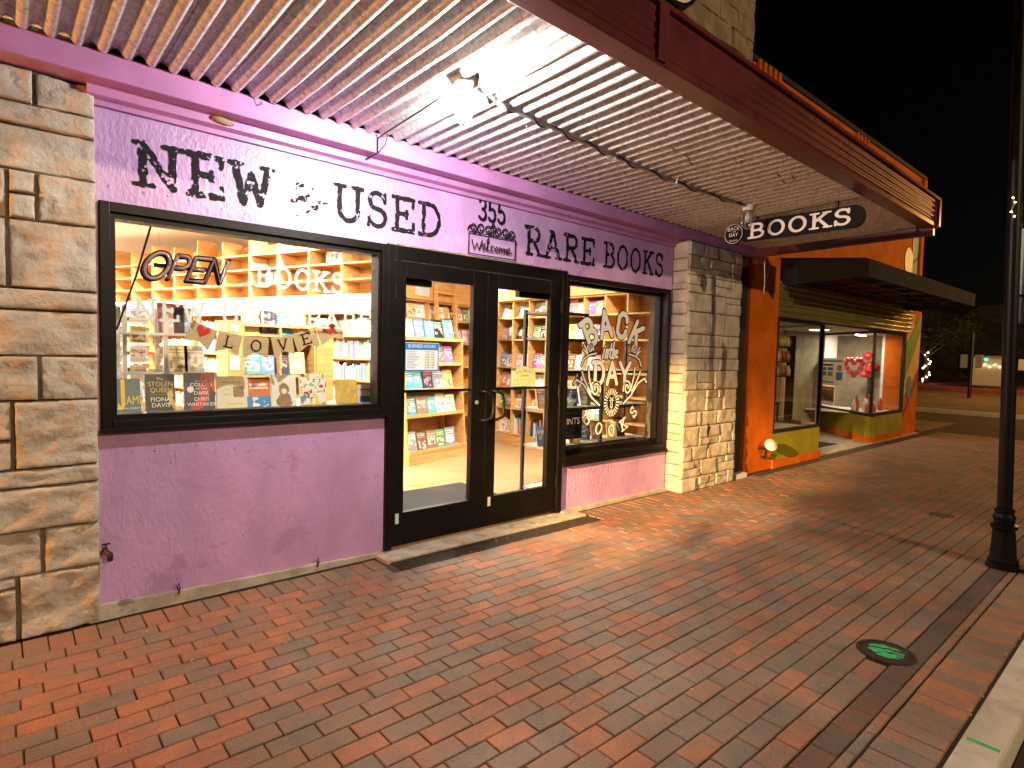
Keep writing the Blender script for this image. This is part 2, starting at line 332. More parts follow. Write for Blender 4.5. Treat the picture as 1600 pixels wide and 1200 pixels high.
def word(text, x0, x1, z0, z1, put, name, mt, parent, hw=.085, shw=.06, serif=True, distress=0., thick=0., seed=1, res=.022, gap=.12, slant=0., grow=0.):
    tot = sum(G[c][0] if c != ' ' else .45 for c in text)+gap*(len(text)-1); sx = (x1-x0)/tot; sz = z1-z0; mb = MB(); cx = 0
    for k, c in enumerate(text):
        if c == ' ': cx += .45+gap; continue
        fn = glyph_field(c, hw+grow, shw+grow, serif, distress, seed+k*7); off = cx
        outline(mb, fn, (-.16, G[c][0]+.16, -.16, 1.16), res, lambda a, b_, t, off=off: put(x0+(off+a+slant*b_)*sx, z0+b_*sz, t), thick)
        cx += G[c][0]+gap
    return mb.build(name, mt, parent)
def on_y(y, sgn=1): return lambda a, b_, t: (a, y+sgn*t, b_)
def text(body, size, put, mt, parent, name='lettering', align='LEFT', ext=0., sx=1.):
    """flat print from Blender's built-in face, laid out with put(a,b)->3D"""
    cu = bpy.data.curves.new('t', 'FONT'); cu.body = body; cu.size = size; cu.align_x = align; cu.resolution_u = 2
    to = bpy.data.objects.new('t', cu); me = bpy.data.meshes.new_from_object(to)
    bpy.data.objects.remove(to)
    for v in me.vertices: v.co = put(v.co.x*sx, v.co.y)
    me.materials.append(M[mt]); o = bpy.data.objects.new(name, me); COL.objects.link(o)
    if parent is not None: attach(o, parent)
    return o
# ================================================================== SETTING
def struct(name, mb, mt, **k): return tag(mb.build(name, mt, **k), kind='structure')
struct('ground', MB().box(-300, 400, -300, 400, -.4, -.16), 'far_ground')
struct('road', MB().box(-60, 19.6, -16, -3.565, -.2, -.11), 'asphalt')
struct('side_street', MB().box(19.6, 23.4, -40, 60, -.2, -.105), 'asphalt')
kerb = struct('kerb', MB().box(-12, 18.9, -3.56, -3.412, -.3, 0.0), 'kerb_concrete', bevel=.012)
MB().box(3.02, 3.045, -3.54, -3.43, 0, .0008).build('paint_mark', 'green_spray', kerb)
sidewalk = struct('sidewalk', MB().box(-12, 18.9, -3.412, .02, -.3, -.010), 'sand_joint')
struct('landing', MB().box(15.9, 18.9, .02, 20, -.3, -.012), 'far_ground')
def proj(p):
    d = Vector(p)-CAM; z = d.dot(_fw)
    return (800+FPX*d.dot(_rt)/z, 600-FPX*d.dot(_up)/z, z) if z > .1 else (-9e9, 0, z)
def brick_mesh(lx, ly, bv=.004, depth=.03):
    hx, hy = lx/2, ly/2
    v = [(sx*(hx-bv), sy*(hy-bv), 0) for sx, sy in ((-1,-1),(1,-1),(1,1),(-1,1))]+[(sx*hx, sy*hy, -bv) for sx, sy in ((-1,-1),(1,-1),(1,1),(-1,1))]+[(sx*hx, sy*hy, -depth) for sx, sy in ((-1,-1),(1,-1),(1,1),(-1,1))]
    f = [(0,1,2,3)]+[(a, b, b+4, a+4)[::-1] for a, b in ((0,1),(1,2),(2,3),(3,0))]+[(a+4, b+4, b+8, a+8)[::-1] for a, b in ((0,1),(1,2),(2,3),(3,0))]
    return v, f
spots = []   # (x,y,lx,ly)
J = .0058; BX, BY = .2045, .1058
VX, VY, VR = 3.585, -2.965, .125
def clear(x, y): return math.hypot(x-VX, (y-VY)) > .06
x = -1.2
while x < 7.5:                                    # soldier course along the shop
    if not (2.13 < x+.053 < 4.30): spots.append((x+.053, -.165, .106-J, .205-J))
    x += .106
for r in range(26):
    y = -.27-BY*(r+.5); off = (r % 2)*BX/2+(.02 if r % 3 else 0); x = -1.4+off
    while x < 15.8:
        if not (r == 0 and 2.16 < x+BX/2 < 4.26) and clear(x+BX/2, y): spots.append((x+BX/2, y, BX-J, BY-J))
        x += BX
x = -1.2
while x < 15.8:
    spots.append((x+BX/2, -3.078, BX-J*.5, .108-J)); spots.append((x+BX/2+.07, -3.155, BX-J, .042)); x += BX
x = -1.2
while x < 15.8:
    spots.append((x+.052, -3.292, .104-J, .215-J)); x += .104
def vis(s):
    u, v, z = proj((s[0], s[1], 0))
    return z > .3 and -60 < u < 1660 and v < 1270
sz = sorted(range(len(spots)), key=lambda i: (0 if vis(spots[i]) else 1, proj((spots[i][0], spots[i][1], 0))[2]/math.sqrt(spots[i][2]*spots[i][3])))
# keep only those the frame (with a step to the side) can see
near = sz[:300]; rest = [i for i in sz[300:] if proj((spots[i][0], spots[i][1], 0))[2] > .25 and -700 < proj((spots[i][0], spots[i][1], 0))[0] < 2300]
bm_cache = {}
for i in near:
    x, y, lx, ly = spots[i]; k = (round(lx, 4), round(ly, 4), abs(y+3.078) < .01)
    if k not in bm_cache:
        v, f = brick_mesh(lx, ly); me = bpy.data.meshes.new('brick'); me.from_pydata(v, [], f); me.materials.append(M['paver_dark' if k[2] else 'paver']); bm_cache[k] = me
    place('brick', bm_cache[k], (x+random.uniform(-1, 1)*.001, y+random.uniform(-1, 1)*.001, random.uniform(-.0025, .0015)), (random.gauss(0, .006), random.gauss(0, .004), random.gauss(0, .006)), sidewalk)
mb = MB()
for i in rest:
    x, y, lx, ly = spots[i]; v, f = brick_mesh(lx, ly); dz = random.uniform(-.0025, .0015); a = random.gauss(0, .006)
    mb.add([(x+p[0]-a*p[1], y+p[1]+a*p[0], p[2]+dz) for p in v], f, 1 if abs(y+3.078) < .01 else 0)
tag(mb.build('brick_field', ['paver', 'paver_dark'], sidewalk), kind='stuff')
# ================================================================== BOOKSTORE
store = empty('bookstore_building', (3.1, 0, 0), 'purple bookstore front with stone piers, lettered wall and corrugated canopy', 'building')
ST = store
wall = MB()
wall.box(.36, .43, 0, .16, .03, 2.333); wall.box(.43, 2.19, 0, .16, .03, 1.06); wall.box(.36, 5.84, 0, .16, 2.334, 2.95)
wall.box(4.093, 5.84, 0, .16, .012, .467); wall.box(5.79, 5.84, 0, .16, .468, 2.333); wall.box(4.093, 5.79, 0, .16, 2.312, 2.3335)
wall = wall.build('wall', 'purple', ST)
for k in range(34):   # paint bumps and old screw holes
    if k < 8: x, z = .50+k*.135+random.uniform(-.03, .03), 2.40+random.uniform(-.02, .02)
    elif k < 17: x, z = .58+(k-8)*.11, .92+random.uniform(-.03, .03)
    else: x, z = random.uniform(.5, 2.1), random.uniform(.15, .9)
    MB().lathe((0, 0, 0), [(.007, 0), (.006, .003), (.002, .005)], 7).build('plug', 'purple', wall).matrix_local = Matrix.Translation((x-3.1+3.1-0, 0, z)) @ Matrix.Rotation(R(90), 4, 'X')
ft = MB().prism([(.36, 0), (2.17, 0), (2.17, .03), (.36, .088)], lambda a, b, t: (a, t, b), -.036, .05).build('footing', 'concrete', ST)
ft = MB().prism([(4.1, 0), (5.84, 0), (5.84, .03), (4.1, .035)], lambda a, b, t: (a, t, b), -.05, .05)
ft.build('footing', 'concrete', ST)
MB().prism([(2.12, -.19), (4.27, -.205), (4.27, .02), (2.12, .02)], lambda a, b, t: (a, b, t), -.02, .018).build('threshold', 'concrete', ST, bevel=.008)
g1 = empty('trench_drain', (3.2, -.28, 0), 'long slotted trench drain grate set before the shop door', 'drain grate')
MB().box(2.15, 4.26, -.375, -.365, -.02, .001).box(2.15, 4.26, -.205, -.195, -.02, .001).box(2.15, 2.16, -.365, -.205, -.02, .001).box(4.25, 4.26, -.365, -.205, -.02, .001).box(2.15, 4.26, -.375, -.195, -.03, -.02).build('frame', 'iron', g1)
mb = MB(); x = 2.17
while x < 4.245: mb.box(x, x+.011, -.365, -.205, -.015, -.001); x += .0235
tag(mb.build('slats', 'iron', g1), kind='stuff')
# beam and moulding at the head of the wall
sl = lambda x, y: -.012*x-.0176*(y+.2)             # the canopy's own fall
def cz(x, y): return 3.045+sl(x, y)
mb = MB(); mb.prism([(-.2, 2.925), (.12, 2.925), (.12, 3.06), (-.2, 3.06)], lambda a, b, t: (t, a, b-.010*t), -1.6, 7.40)
mb.build('beam', 'purple_trim', ST, bevel=.006)
mb = MB(); mb.prism([(0, 2.835), (-.028, 2.835), (-.032, 2.862), (-.075, 2.875), (-.082, 2.915), (-.1, 2.93), (0, 2.93)], lambda a, b, t: (t, a, b-.007*t), .38, 5.86)
mb.build('moulding', 'purple_trim', ST)
mb = MB().tube([(.98, -.086, 2.90), (1.02, -.088, 2.898), (1.06, -.086, 2.892), (1.10, -.086, 2.89)], [.012, .022, .02, .01], 8)
tag(mb.build('wasp_nest', 'stone_dark', smooth=True), 'small mud nest stuck on the purple moulding', 'nest')
# ---- stone piers
def stone(name, a0, a1, b0, b1, put, parent, mt='stone', amp=.034, n=.018, edge=.012, proud=.032):
    """rough faced block: a,b in the face plane, put(a,b,d) with d outward"""
    w, h = a1-a0, b1-b0; nx = max(9, min(34, int(w/n)+4)); ny = max(8, min(22, int(h/n)+4)); vs = []; fs = []; sd = random.uniform(0, 50)
    pro = proud*random.uniform(.7, 1.25); tx = random.uniform(-.05, .05); ty = random.uniform(-.06, .06)
    ss = [0., edge/w*.5]+[edge/w+(1-2*edge/w)*i/(nx-4) for i in range(nx-3)]+[1-edge/w*.5, 1.]; tt = [0., edge/h*.5]+[edge/h+(1-2*edge/h)*j/(ny-4) for j in range(ny-3)]+[1-edge/h*.5, 1.]
    for j in range(ny+1):
        for i in range(nx+1):
            s, t = ss[i], tt[j]; a, b = a0+w*s, b0+h*t
            e = min(min(s, 1-s)*w, min(t, 1-t)*h); k = min(1, e/edge); k = math.sqrt(max(0, 1-(1-k)**2))
            nz = noise.fractal(Vector((a*7+sd, b*9, sd)), .75, 2.1, 6)
            rid = 1-abs(noise.noise(Vector((a*3+b*2.5+sd, b*11-a*3, sd*.7))))*2
            fa = noise.noise(Vector((a*9+sd, b*16, sd*1.3))); fa = math.floor(fa*4)/4*.35        # broken ledges
            d = k*(pro+amp*(.62*nz+.16*rid*rid+fa*.8)+tx*(s-.5)*w+ty*(t-.5)*h)
            jit = .004 if 0 < i < nx and 0 < j < ny else .002
            vs.append(put(a+noise.noise(Vector((b*20, a*20, sd)))*jit, b+noise.noise(Vector((a*22, b*15, sd+4)))*jit, max(d, 0)))
    for j in range(ny):
        for i in range(nx):
            q = j*(nx+1)+i; fs.append((q, q+1, q+nx+2, q+nx+1))
    ring = [i for i in range(nx+1)]+[j*(nx+1)+nx for j in range(1, ny+1)]+[ny*(nx+1)+i for i in range(nx-1, -1, -1)]+[j*(nx+1) for j in range(ny-1, 0, -1)]
    base = len(vs)
    for q in ring:
        i, j = q % (nx+1), q//(nx+1); vs.append(put(a0+w*ss[i], b0+h*tt[j], -.03))
    L_ = len(ring)
    for k in range(L_): fs.append((ring[k], base+k, base+(k+1) % L_, ring[(k+1) % L_]))
    return MB().add(vs, fs).build(name, mt, parent, smooth=True)
front = lambda yf: (lambda a, b, d: (a, yf-d, b))
pier = MB().box(-1.4, .395, -.02, .35, 0, 2.93).build('pier', 'mortar', ST)
def zrow(v, u=140, y=-.05):
    d = _fw+_rt*(u-800)/FPX-_up*(v-600)/FPX; t = (y-CAM.y)/d.y; return (CAM+d*t).z
def xcol(u, v, y=-.05):
    d = _fw+_rt*(u-800)/FPX-_up*(v-600)/FPX; t = (y-CAM.y)/d.y; return (CAM+d*t).x
rows = [125, 183, 217, 283, 355, 457, 489, 557, 624, 725, 753, 817, 883, 972]
cuts = {0: [54], 3: [(58, 305)], 4: [12], 7: [62], 8: [(20, 690)], 11: [67], 12: [(28, 920)]}
for k in range(13):
    z1 = zrow(rows[k]) if k else 2.915; z0 = zrow(rows[k+1]) if k < 12 else .003
    z0 += .004; z1 -= .004; xe = .415
    c = cuts.get(k)
    if c:
        c = c[0]; sub = None
        if isinstance(c, tuple): c, sub = c
        xc = xcol(c, (rows[k]+rows[k+1])/2)
        stone('stone', xc+.008, xe, z0, z1, front(-.02), pier, edge=.008)
        if sub:
            zs = zrow(sub, c); zs = z0+(z1-z0)*.5 if not z0 < zs < z1 else zs
            xm = xc-.10-random.random()*.05
            stone('stone', xm, xc-.008, zs+.006, z1, front(-.02), pier, edge=.008); stone('stone', xm, xc-.008, z0, zs-.006, front(-.02), pier, edge=.008)
            stone('stone', xm-.5, xm-.014, z0, z1, front(-.02), pier, edge=.008)
        else:
            stone('stone', xc-.52, xc-.008, z0, z1, front(-.02), pier, edge=.008)
    else:
        stone('stone', -.55, xe, z0, z1, front(-.02), pier, edge=.008)
def ashlar(a0, a1, b0, b1, put, parent, seed, mt='stone', hmin=.13, hmax=.26, proud=.02, wmin=.18, wmax=.5):
    rs = random.Random(seed); b = b0; g = .0035
    while b < b1-.05:
        h = rs.uniform(hmin, hmax); h = b1-b if b1-b-h < hmin*.7 else h; a = a0
        while a < a1-.02:
            w = rs.uniform(wmin, wmax); w = a1-a if a1-a-w < wmin*.6 else w; q = rs.random()
            kw = dict(parent=parent, mt=mt, amp=.015, edge=.005, proud=proud, n=.028)
            if q < .34 and h > .15 and w > .2:
                hs = h*rs.uniform(.35, .65); stone('stone', a+g, a+w-g, b+g, b+hs-g*.6, put, **kw)
                if q < .18 and w > .3:
                    ws = w*rs.uniform(.3, .7); stone('stone', a+g, a+ws-g*.6, b+hs+g*.6, b+h-g, put, **kw); stone('stone', a+ws+g*.6, a+w-g, b+hs+g*.6, b+h-g, put, **kw)
                else: stone('stone', a+g, a+w-g, b+hs+g*.6, b+h-g, put, **kw)
            elif q < .5 and w > .3:
                ws = rs.uniform(.05, .09); stone('stone', a+g, a+w-ws-g*.6, b+g, b+h-g, put, **kw); stone('stone', a+w-ws+g*.6, a+w-g, b+g, b+h-g, put, **kw)
            else: stone('stone', a+g, a+w-g, b+g, b+h-g, put, **kw)
            a += w
        b += h
pier2 = MB().box(5.85, 6.985, -.205, .3, 0, 2.86).build('pier', 'mortar', ST)
ashlar(5.842, 7.0, 0, 2.845, front(-.205), pier2, 3)
ashlar(-.21, -.005, 0, 2.845, lambda a, b, d: (5.852-d, a, b), pier2, 9, wmin=.12, wmax=.3)
par = MB().box(-1.5, 7.0, -.2, .3, 3.16, 7.0).build('parapet', 'mortar', ST)
ashlar(4.6, 7.03, 4.35, 6.2, front(-.205), par, 21, 'stone_dark', .14, .26, .015, .25, .55)
MB().box(-1.5, 4.6, -.215, -.2, 3.3, 7.0).box(4.6, 7.03, -.215, -.2, 3.2, 4.345).build('parapet_render', 'stone_dark', ST)
rd = empty('round_sign', (5.2, -.3, 5.2), 'dark round emblem sign fixed to the stone wall above the canopy', 'sign')
c_ = Vector((5.28, -.27, 5.55)); dsk = [(.42*math.cos(2*math.pi*k/40), .42*math.sin(2*math.pi*k/40)) for k in range(40)]
MB().prism(dsk, lambda a, b, t: (c_.x+a, t, c_.z+b), -.30, -.25).build('board', 'black_paint', rd)
mb = MB()
outline(mb, lambda X, Y: np.abs(np.hypot(X, Y)-.36)-.012, (-.45, .45, -.45, .45), .02, lambda a, b, t: (c_.x+a, -.303, c_.z+b)); mb.build('ring', 'white_print', rd)
# ---- canopy
canopy = MB()
canopy.prism([(-2.125, 3.0), (-1.995, 3.0), (-1.995, 3.05), (-2.125, 3.05)], lambda a, b, t: (t, a, b+sl(t, a)+.015), -1.6, 7.44)
canopy = canopy.build('canopy', 'maroon', ST, bevel=.006)
PITCH = .3195/3
def deck(t):   # height of the deck profile across one rib
    s = t % 1.0; c = math.cos(2*math.pi*s); return .021*(math.tanh(1.5*c)/math.tanh(1.5))
x = .385-.3195*6; xs0 = x; nsh = 0
while x < 7.36:
    x1 = min(x+.3195, 7.38); vs = []; fs = []; n = int(round((x1-x)/PITCH*10)); ys = [-2.0-.001, -1.55, -1.1, -.65, -.21]; lap = .002*(1 if nsh % 2 else -1)
    for i in range(n+1):
        xx = x+(x1-x)*i/n
        for yy in ys: vs.append((xx, yy, cz(xx, yy)+.02+deck((xx-xs0)/PITCH)*(1+.18*noise.noise(Vector((xx*3, yy*2, 1))))+.006*noise.noise(Vector((xx*1.1, yy*1.6, 5)))-.010*math.sin(math.pi*(yy+.2)/-1.8)))
    for i in range(n):
        for j in range(len(ys)-1):
            a = i*5+j; fs.append((a, a+1, a+6, a+5))
    # folded seam lip
    lip = lambda xx, yy, dz: (xx, yy, cz(x, yy)+.02+deck((x-xs0)/PITCH)-.010*math.sin(math.pi*(yy+.2)/-1.8)-dz)
    mb = MB().add(vs, fs)
    for ya, yb in zip(ys[:-1], ys[1:]): mb.add([lip(x, ya, 0), lip(x, yb, 0), lip(x, yb, .006), lip(x, ya, .006), lip(x+.003, yb, .006), lip(x+.003, ya, .006)], [(0, 1, 2, 3), (3, 2, 4, 5)])
    mb.build('corrugated_sheet', 'galvanised', canopy, smooth=True); x = x1; nsh += 1
# fascia: horizontal ribbed sheets facing the street
prof = []
for k in range(33):
    zz = 3.055+k*.235/32; prof.append((-2.118-.0055*math.cos(2*math.pi*k/32*4.5), zz))
for (xa, xb) in ((-1.6, 2.50), (2.56, 5.0), (5.0, 7.40)):
    vs = []; fs = []
    for a, b in prof: vs += [(xa+.003, a, b+sl(xa, a)+.01), (xb-.003, a, b+sl(xb, a)+.01)]
    for k in range(len(prof)-1): fs.append((2*k, 2*k+1, 2*k+3, 2*k+2))
    MB().add(vs, fs).build('fascia_sheet', 'maroon', canopy, smooth=True)
mb = MB()
for xa, xb in ((2.49, 2.57), (7.395, 7.45)): mb.box(xa, xb, -2.145, -2.1, 3.03+sl(xa, -2.1), 3.30+sl(xa, -2.1))
mb.prism([(-2.14, 3.285), (-2.05, 3.285), (-2.05, 3.31), (-2.14, 3.31)], lambda a, b, t: (t, a, b+sl(t, a)+.01), -1.6, 7.45)
mb.build('fascia_trim', 'maroon', canopy)
MB().prism([(-2.1, 2.945), (-.1, 2.945), (-.1, 3.28), (-2.1, 3.28)], lambda a, b, t: (t, a, b+sl(t, a)), 7.385, 7.44).build('end_beam', 'maroon', canopy)
MB().prism([(-2.1, 3.20), (.0, 3.16), (.0, 3.20), (-2.1, 3.27)], lambda a, b, t: (t, a, b+sl(t, a)), -1.6, 7.38).build('roof_deck', 'steel', canopy)
# ---- wall lettering
Y_ = -.0035
word('NEW', .60, 1.36, 2.458, 2.69, on_y(Y_), 'lettering', 'black_paint', ST, hw=.086, shw=.062, distress=1.15, seed=3, res=.02)
word('&', 1.42, 1.73, 2.44, 2.645, on_y(Y_), 'lettering', 'black_paint', ST, hw=.052, shw=.045, distress=2.1, seed=31, res=.02)
word('USED', 1.775, 2.67, 2.455, 2.69, on_y(Y_), 'lettering', 'black_paint', ST, hw=.072, shw=.055, distress=.85, seed=11, res=.02)
word('RARE', 3.56, 4.495, 2.445, 2.68, on_y(Y_), 'lettering', 'black_paint', ST, hw=.078, shw=.06, distress=1.0, seed=17, res=.02)
word('BOOKS', 4.63, 5.65, 2.45, 2.685, on_y(Y_), 'lettering', 'black_paint', ST, hw=.07, shw=.055, distress=.85, seed=23, res=.02)
hn = empty('house_number', (3.17, -.01, 2.65), 'thin black metal street number 355 above the shop door', 'number')
for k, c in enumerate('355'):
    word(c, 3.02+k*.102, 3.11+k*.102, 2.655, 2.825, on_y(-.022), 'digit', 'black_paint', hn, hw=.06, shw=.05, thick=.008, res=.025)
ws = empty('welcome_sign', (3.17, -.02, 2.37), 'black wrought metal Welcome sign with scrolls below the number 355', 'sign')
mb = MB(); x0, x1, z0, z1 = 2.925, 3.43, 2.362, 2.535; yb = -.025
for a, b in (((x0, z0), (x1, z0)), ((x1, z0), (x1, z1)), ((x1, z1), (x0, z1)), ((x0, z1), (x0, z0))): mb.bar((a[0], yb, a[1]), (b[0], yb, b[1]), .008, .008)
mb.build('frame', 'black_paint', ws)
mb = MB()
def spiral(cx, cz_, r, a0, turns, sgn=1): return [(cx+r*(1-.75*i/22)*math.cos(R(a0)+sgn*2*math.pi*turns*i/22), yb, cz_+r*(1-.75*i/22)*math.sin(R(a0)+sgn*2*math.pi*turns*i/22)) for i in range(23)]
for cx, rr, sg in ((2.965, .04, 1), (3.05, .045, -1), (3.12, .042, 1), (3.235, .042, -1), (3.305, .045, 1), (3.39, .04, -1)):
    mb.tube(spiral(cx, z1+rr, rr, 270, 1.3, sg), .006, 5)
mb.tube([(3.178, yb, z1), (3.178, yb, z1+.1)], .007, 5); mb.tube([(3.155, yb, z1+.07), (3.178, yb, z1+.11), (3.2, yb, z1+.07)], .006, 5)
mb.tube([(2.91, yb, z1+.02), (2.93, yb, z1+.05), (2.96, yb, z1+.06)], .006, 5); mb.build('scrollwork', 'black_paint', ws)
wel = [  # flowing script drawn as bent rod
 [(.0,.75),(.06,.2),(.12,.6),(.17,.2),(.25,.8)], [(.25,.32),(.31,.5),(.29,.62),(.25,.5),(.27,.22),(.34,.3)], [(.34,.3),(.41,.85),(.39,.98),(.36,.8),(.38,.22),(.44,.3)],
 [(.53,.52),(.48,.58),(.45,.4),(.48,.22),(.54,.3)], [(.6,.55),(.55,.4),(.59,.22),(.64,.4),(.6,.55)], [(.66,.22),(.67,.55),(.71,.5),(.72,.22),(.73,.5),(.77,.52),(.78,.22),(.80,.5),(.84,.5),(.84,.22),(.88,.3)], [(.86,.32),(.93,.5),(.91,.62),(.87,.5),(.89,.22),(.98,.34)]]
mb = MB()
for s_ in wel: mb.tube([(x0+.03+a*(x1-x0-.06), yb, z0+.01+b*(z1-z0-.03)) for a, b in s_], .0055, 5)
mb.build('lettering', 'black_paint', ws)
# ---- left shop window
def frame(mb, x0, x1, z0, z1, l, r, t, b, y0, y1):
    mb.box(x0, x0+l, y0, y1, z0, z1); mb.box(x1-r, x1, y0, y1, z0, z1); mb.box(x0+l, x1-r, y0, y1, z1-t, z1); mb.box(x0+l, x1-r, y0, y1, z0, z0+b); return mb
win = frame(MB(), .43, 2.189, 1.06, 2.33, .05, .05, .055, .065, -.035, .12).build('window', 'black_frame', ST, bevel=.004)
frame(MB(), .48, 2.139, 1.125, 2.275, .025, .02, .03, .03, -.012, .10).build('glazing_bead', 'black_frame', win)
MB().box(.42, 2.2, -.06, -.035, 1.058, 1.082).build('sill', 'black_frame', win, bevel=.003)
MB().box(.505, 2.119, .056, .060, 1.155, 2.245).build('pane', 'pane', win)
word('BOOKS', 1.275, 1.885, 1.955, 2.085, on_y(.064), 'lettering', 'white_print', win, hw=.085, shw=.065, distress=.5, seed=41, res=.03)
word('NEW.USED.RARE', .60, 2.105, 1.70, 1.815, on_y(.064), 'lettering', 'white_print', win, hw=.08, shw=.06, distress=.6, seed=57, res=.035)
# ---- right shop window
rwin = frame(MB(), 4.095, 5.788, .469, 2.31, .04, .05, .05, .09, -.03, .14).build('window', 'black_frame', ST, bevel=.004)
frame(MB(), 4.135, 5.738, .559, 2.26, .03, .025, .03, .05, .06, .135).build('glazing_bead', 'black_frame', rwin)
MB().box(4.1, 5.795, -.05, -.03, .468, .50).build('sill', 'black_frame', rwin, bevel=.003)
MB().box(4.166, 5.712, .10, .104, .61, 2.229).build('pane', 'pane', rwin)
# ---- doors
dfr = MB().box(2.19, 2.25, -.03, .12, .03, 2.333).box(4.03, 4.093, -.03, .12, .03, 2.333).box(2.25, 4.03, -.03, .12, 2.235, 2.333).build('door_frame', 'black_frame', ST, bevel=.004)
mb = MB(); x = 2.19
while x < 4.09:
    w = random.uniform(.01, .05); mb.box(x, min(x+w, 4.092), -.034, .01, 2.334, 2.336+random.random()*.012); x += w
mb.build('torn_sealant', 'stone_dark', dfr)
def door(x0, x1, gl, gr, hx, hs):
    d = MB().box(x0, gl, -.012, .04, .045, 2.228).box(gr, x1, -.012, .04, .045, 2.228).box(gl, gr, -.012, .04, 2.105, 2.228).box(gl, gr, -.012, .04, .045, .30).build('door', 'black_frame', ST, bevel=.004)
    MB().box(gl, gr, .012, .016, .30, 2.105).build('pane', 'pane', d)
    MB().box(gl, gr, -.004, .012, 1.228, 1.25).build('mid_bar', 'black_frame', d)
    mb = MB(); pts = []
    for k in range(9):
        a = math.pi/2*k/8; pts.append((.0-0, math.sin(a), math.cos(a)))
    p1 = [(hx, -.012, 1.225), (hx+.0*hs, -.06, 1.225), (hx+.02*hs, -.078, 1.222), (hx+.075*hs, -.085, 1.2), (hx+.09*hs, -.086, 1.15), (hx+.09*hs, -.086, 1.05), (hx+.075*hs, -.085, 1.0), (hx+.02*hs, -.078, .982), (hx, -.06, .98), (hx, -.012, .98)]
    mb.tube(p1, .0135, 10); mb.build('handle', 'black_frame', d, smooth=True)
    MB().box(gl-.07 if hs > 0 else gr+.03, gl-.04 if hs > 0 else gr+.06, -.0145, -.013, .22, .30).build('sticker', 'plate_white', d)
    for hz in (.35, 1.2, 2.0):
        xx = x0-.006 if hx > (x0+x1)/2 else x1-.006
        MB().tube([(xx+.006, -.026, hz-.06), (xx+.006, -.026, hz+.06)], .012, 8).build('hinge', 'black_frame', d)
    MB().box(x0, x1, -.022, -.012, .05, .075).build('sweep', 'black_frame', d)
    return d
d1 = door(2.256, 3.138, 2.355, 2.995, 3.085, 1); d2 = door(3.146, 4.024, 3.262, 3.895, 3.20, 1)
MB().lathe((0, 0, 0), [(.018, 0), (.018, .01), (.012, .012)], 12).build('lock', 'steel', d1).matrix_local = Matrix.Translation((3.05, -.012, 1.13)) @ Matrix.Rotation(R(90), 4, 'X')
MB().box(3.55, 3.95, .045, .10, 2.06, 2.12).build('door_closer', 'black_frame', d2)
MB().box(2.36, 2.62, .045, .10, 2.06, 2.12).build('door_closer', 'black_frame', d1)
# papers on the doors
bh = empty('hours_sign', (2.51, .005, 1.4), 'blue and white business hours sheet on the door glass', 'sign')
MB().box(2.352, 2.675, .0065, .0085, 1.392, 1.618).build('sheet', 'white_print', bh)
MB().box(2.356, 2.671, .0045, .0065, 1.395, 1.614).build('border', 'sign_blue', bh)
MB().box(2.368, 2.659, .003, .0045, 1.405, 1.56).build('panel', 'white_print', bh)
text('BUSINESS HOURS', .036, lambda a, b: (2.513+a, .003, 1.578+b), 'white_print', bh, align='CENTER', sx=.9)
for k, d in enumerate(('MONDAY', 'TUESDAY', 'WEDNESDAY', 'THURSDAY', 'FRIDAY', 'SATURDAY', 'SUNDAY')):
    text(d, .02, lambda a, b, k=k: (2.376+a, .0015, 1.540-k*.0205+b), 'sign_blue', bh)
    text('10 00  6 00' if k else '12 00  5 00', .02, lambda a, b, k=k: (2.535+a, .0015, 1.540-k*.0205+b), 'black_paint', bh)
cs = empty('closed_sign', (3.58, 0, 1.25), 'cream shaped CLOSED sign hung on the right door leaf', 'sign')
poly = [(3.435, 1.255), (3.725, 1.255), (3.725, 1.39), (3.70, 1.40)]+[(3.58+.10*math.cos(R(a)), 1.395+.045*math.sin(R(a))) for a in range(0, 181, 20)]+[(3.46, 1.40), (3.435, 1.39)]
MB().prism(poly, lambda a, b, t: (a, t, b), -.012, -.006).build('board', 'sign_green', cs)
ctr = Vector((3.58, 1.335)); MB().prism([(ctr.x+(a-ctr.x)*.95, ctr.y+(b-ctr.y)*.93) for a, b in poly], lambda a, b, t: (a, t, b), -.0145, -.012).build('face', 'sign_cream', cs)
text('CLOSED', .075, lambda a, b: (3.58+a, -.0155, 1.272+b), 'sign_green', cs, align='CENTER', sx=.92)
text('Sorry, We Are', .034, lambda a, b: (3.58+a, -.0155, 1.385+b+.02*math.cos(a*14)-.02), 'black_paint', cs, align='CENTER')
text('Currently', .028, lambda a, b: (3.58+a, -.0155, 1.345+b), 'black_paint', cs, align='CENTER')
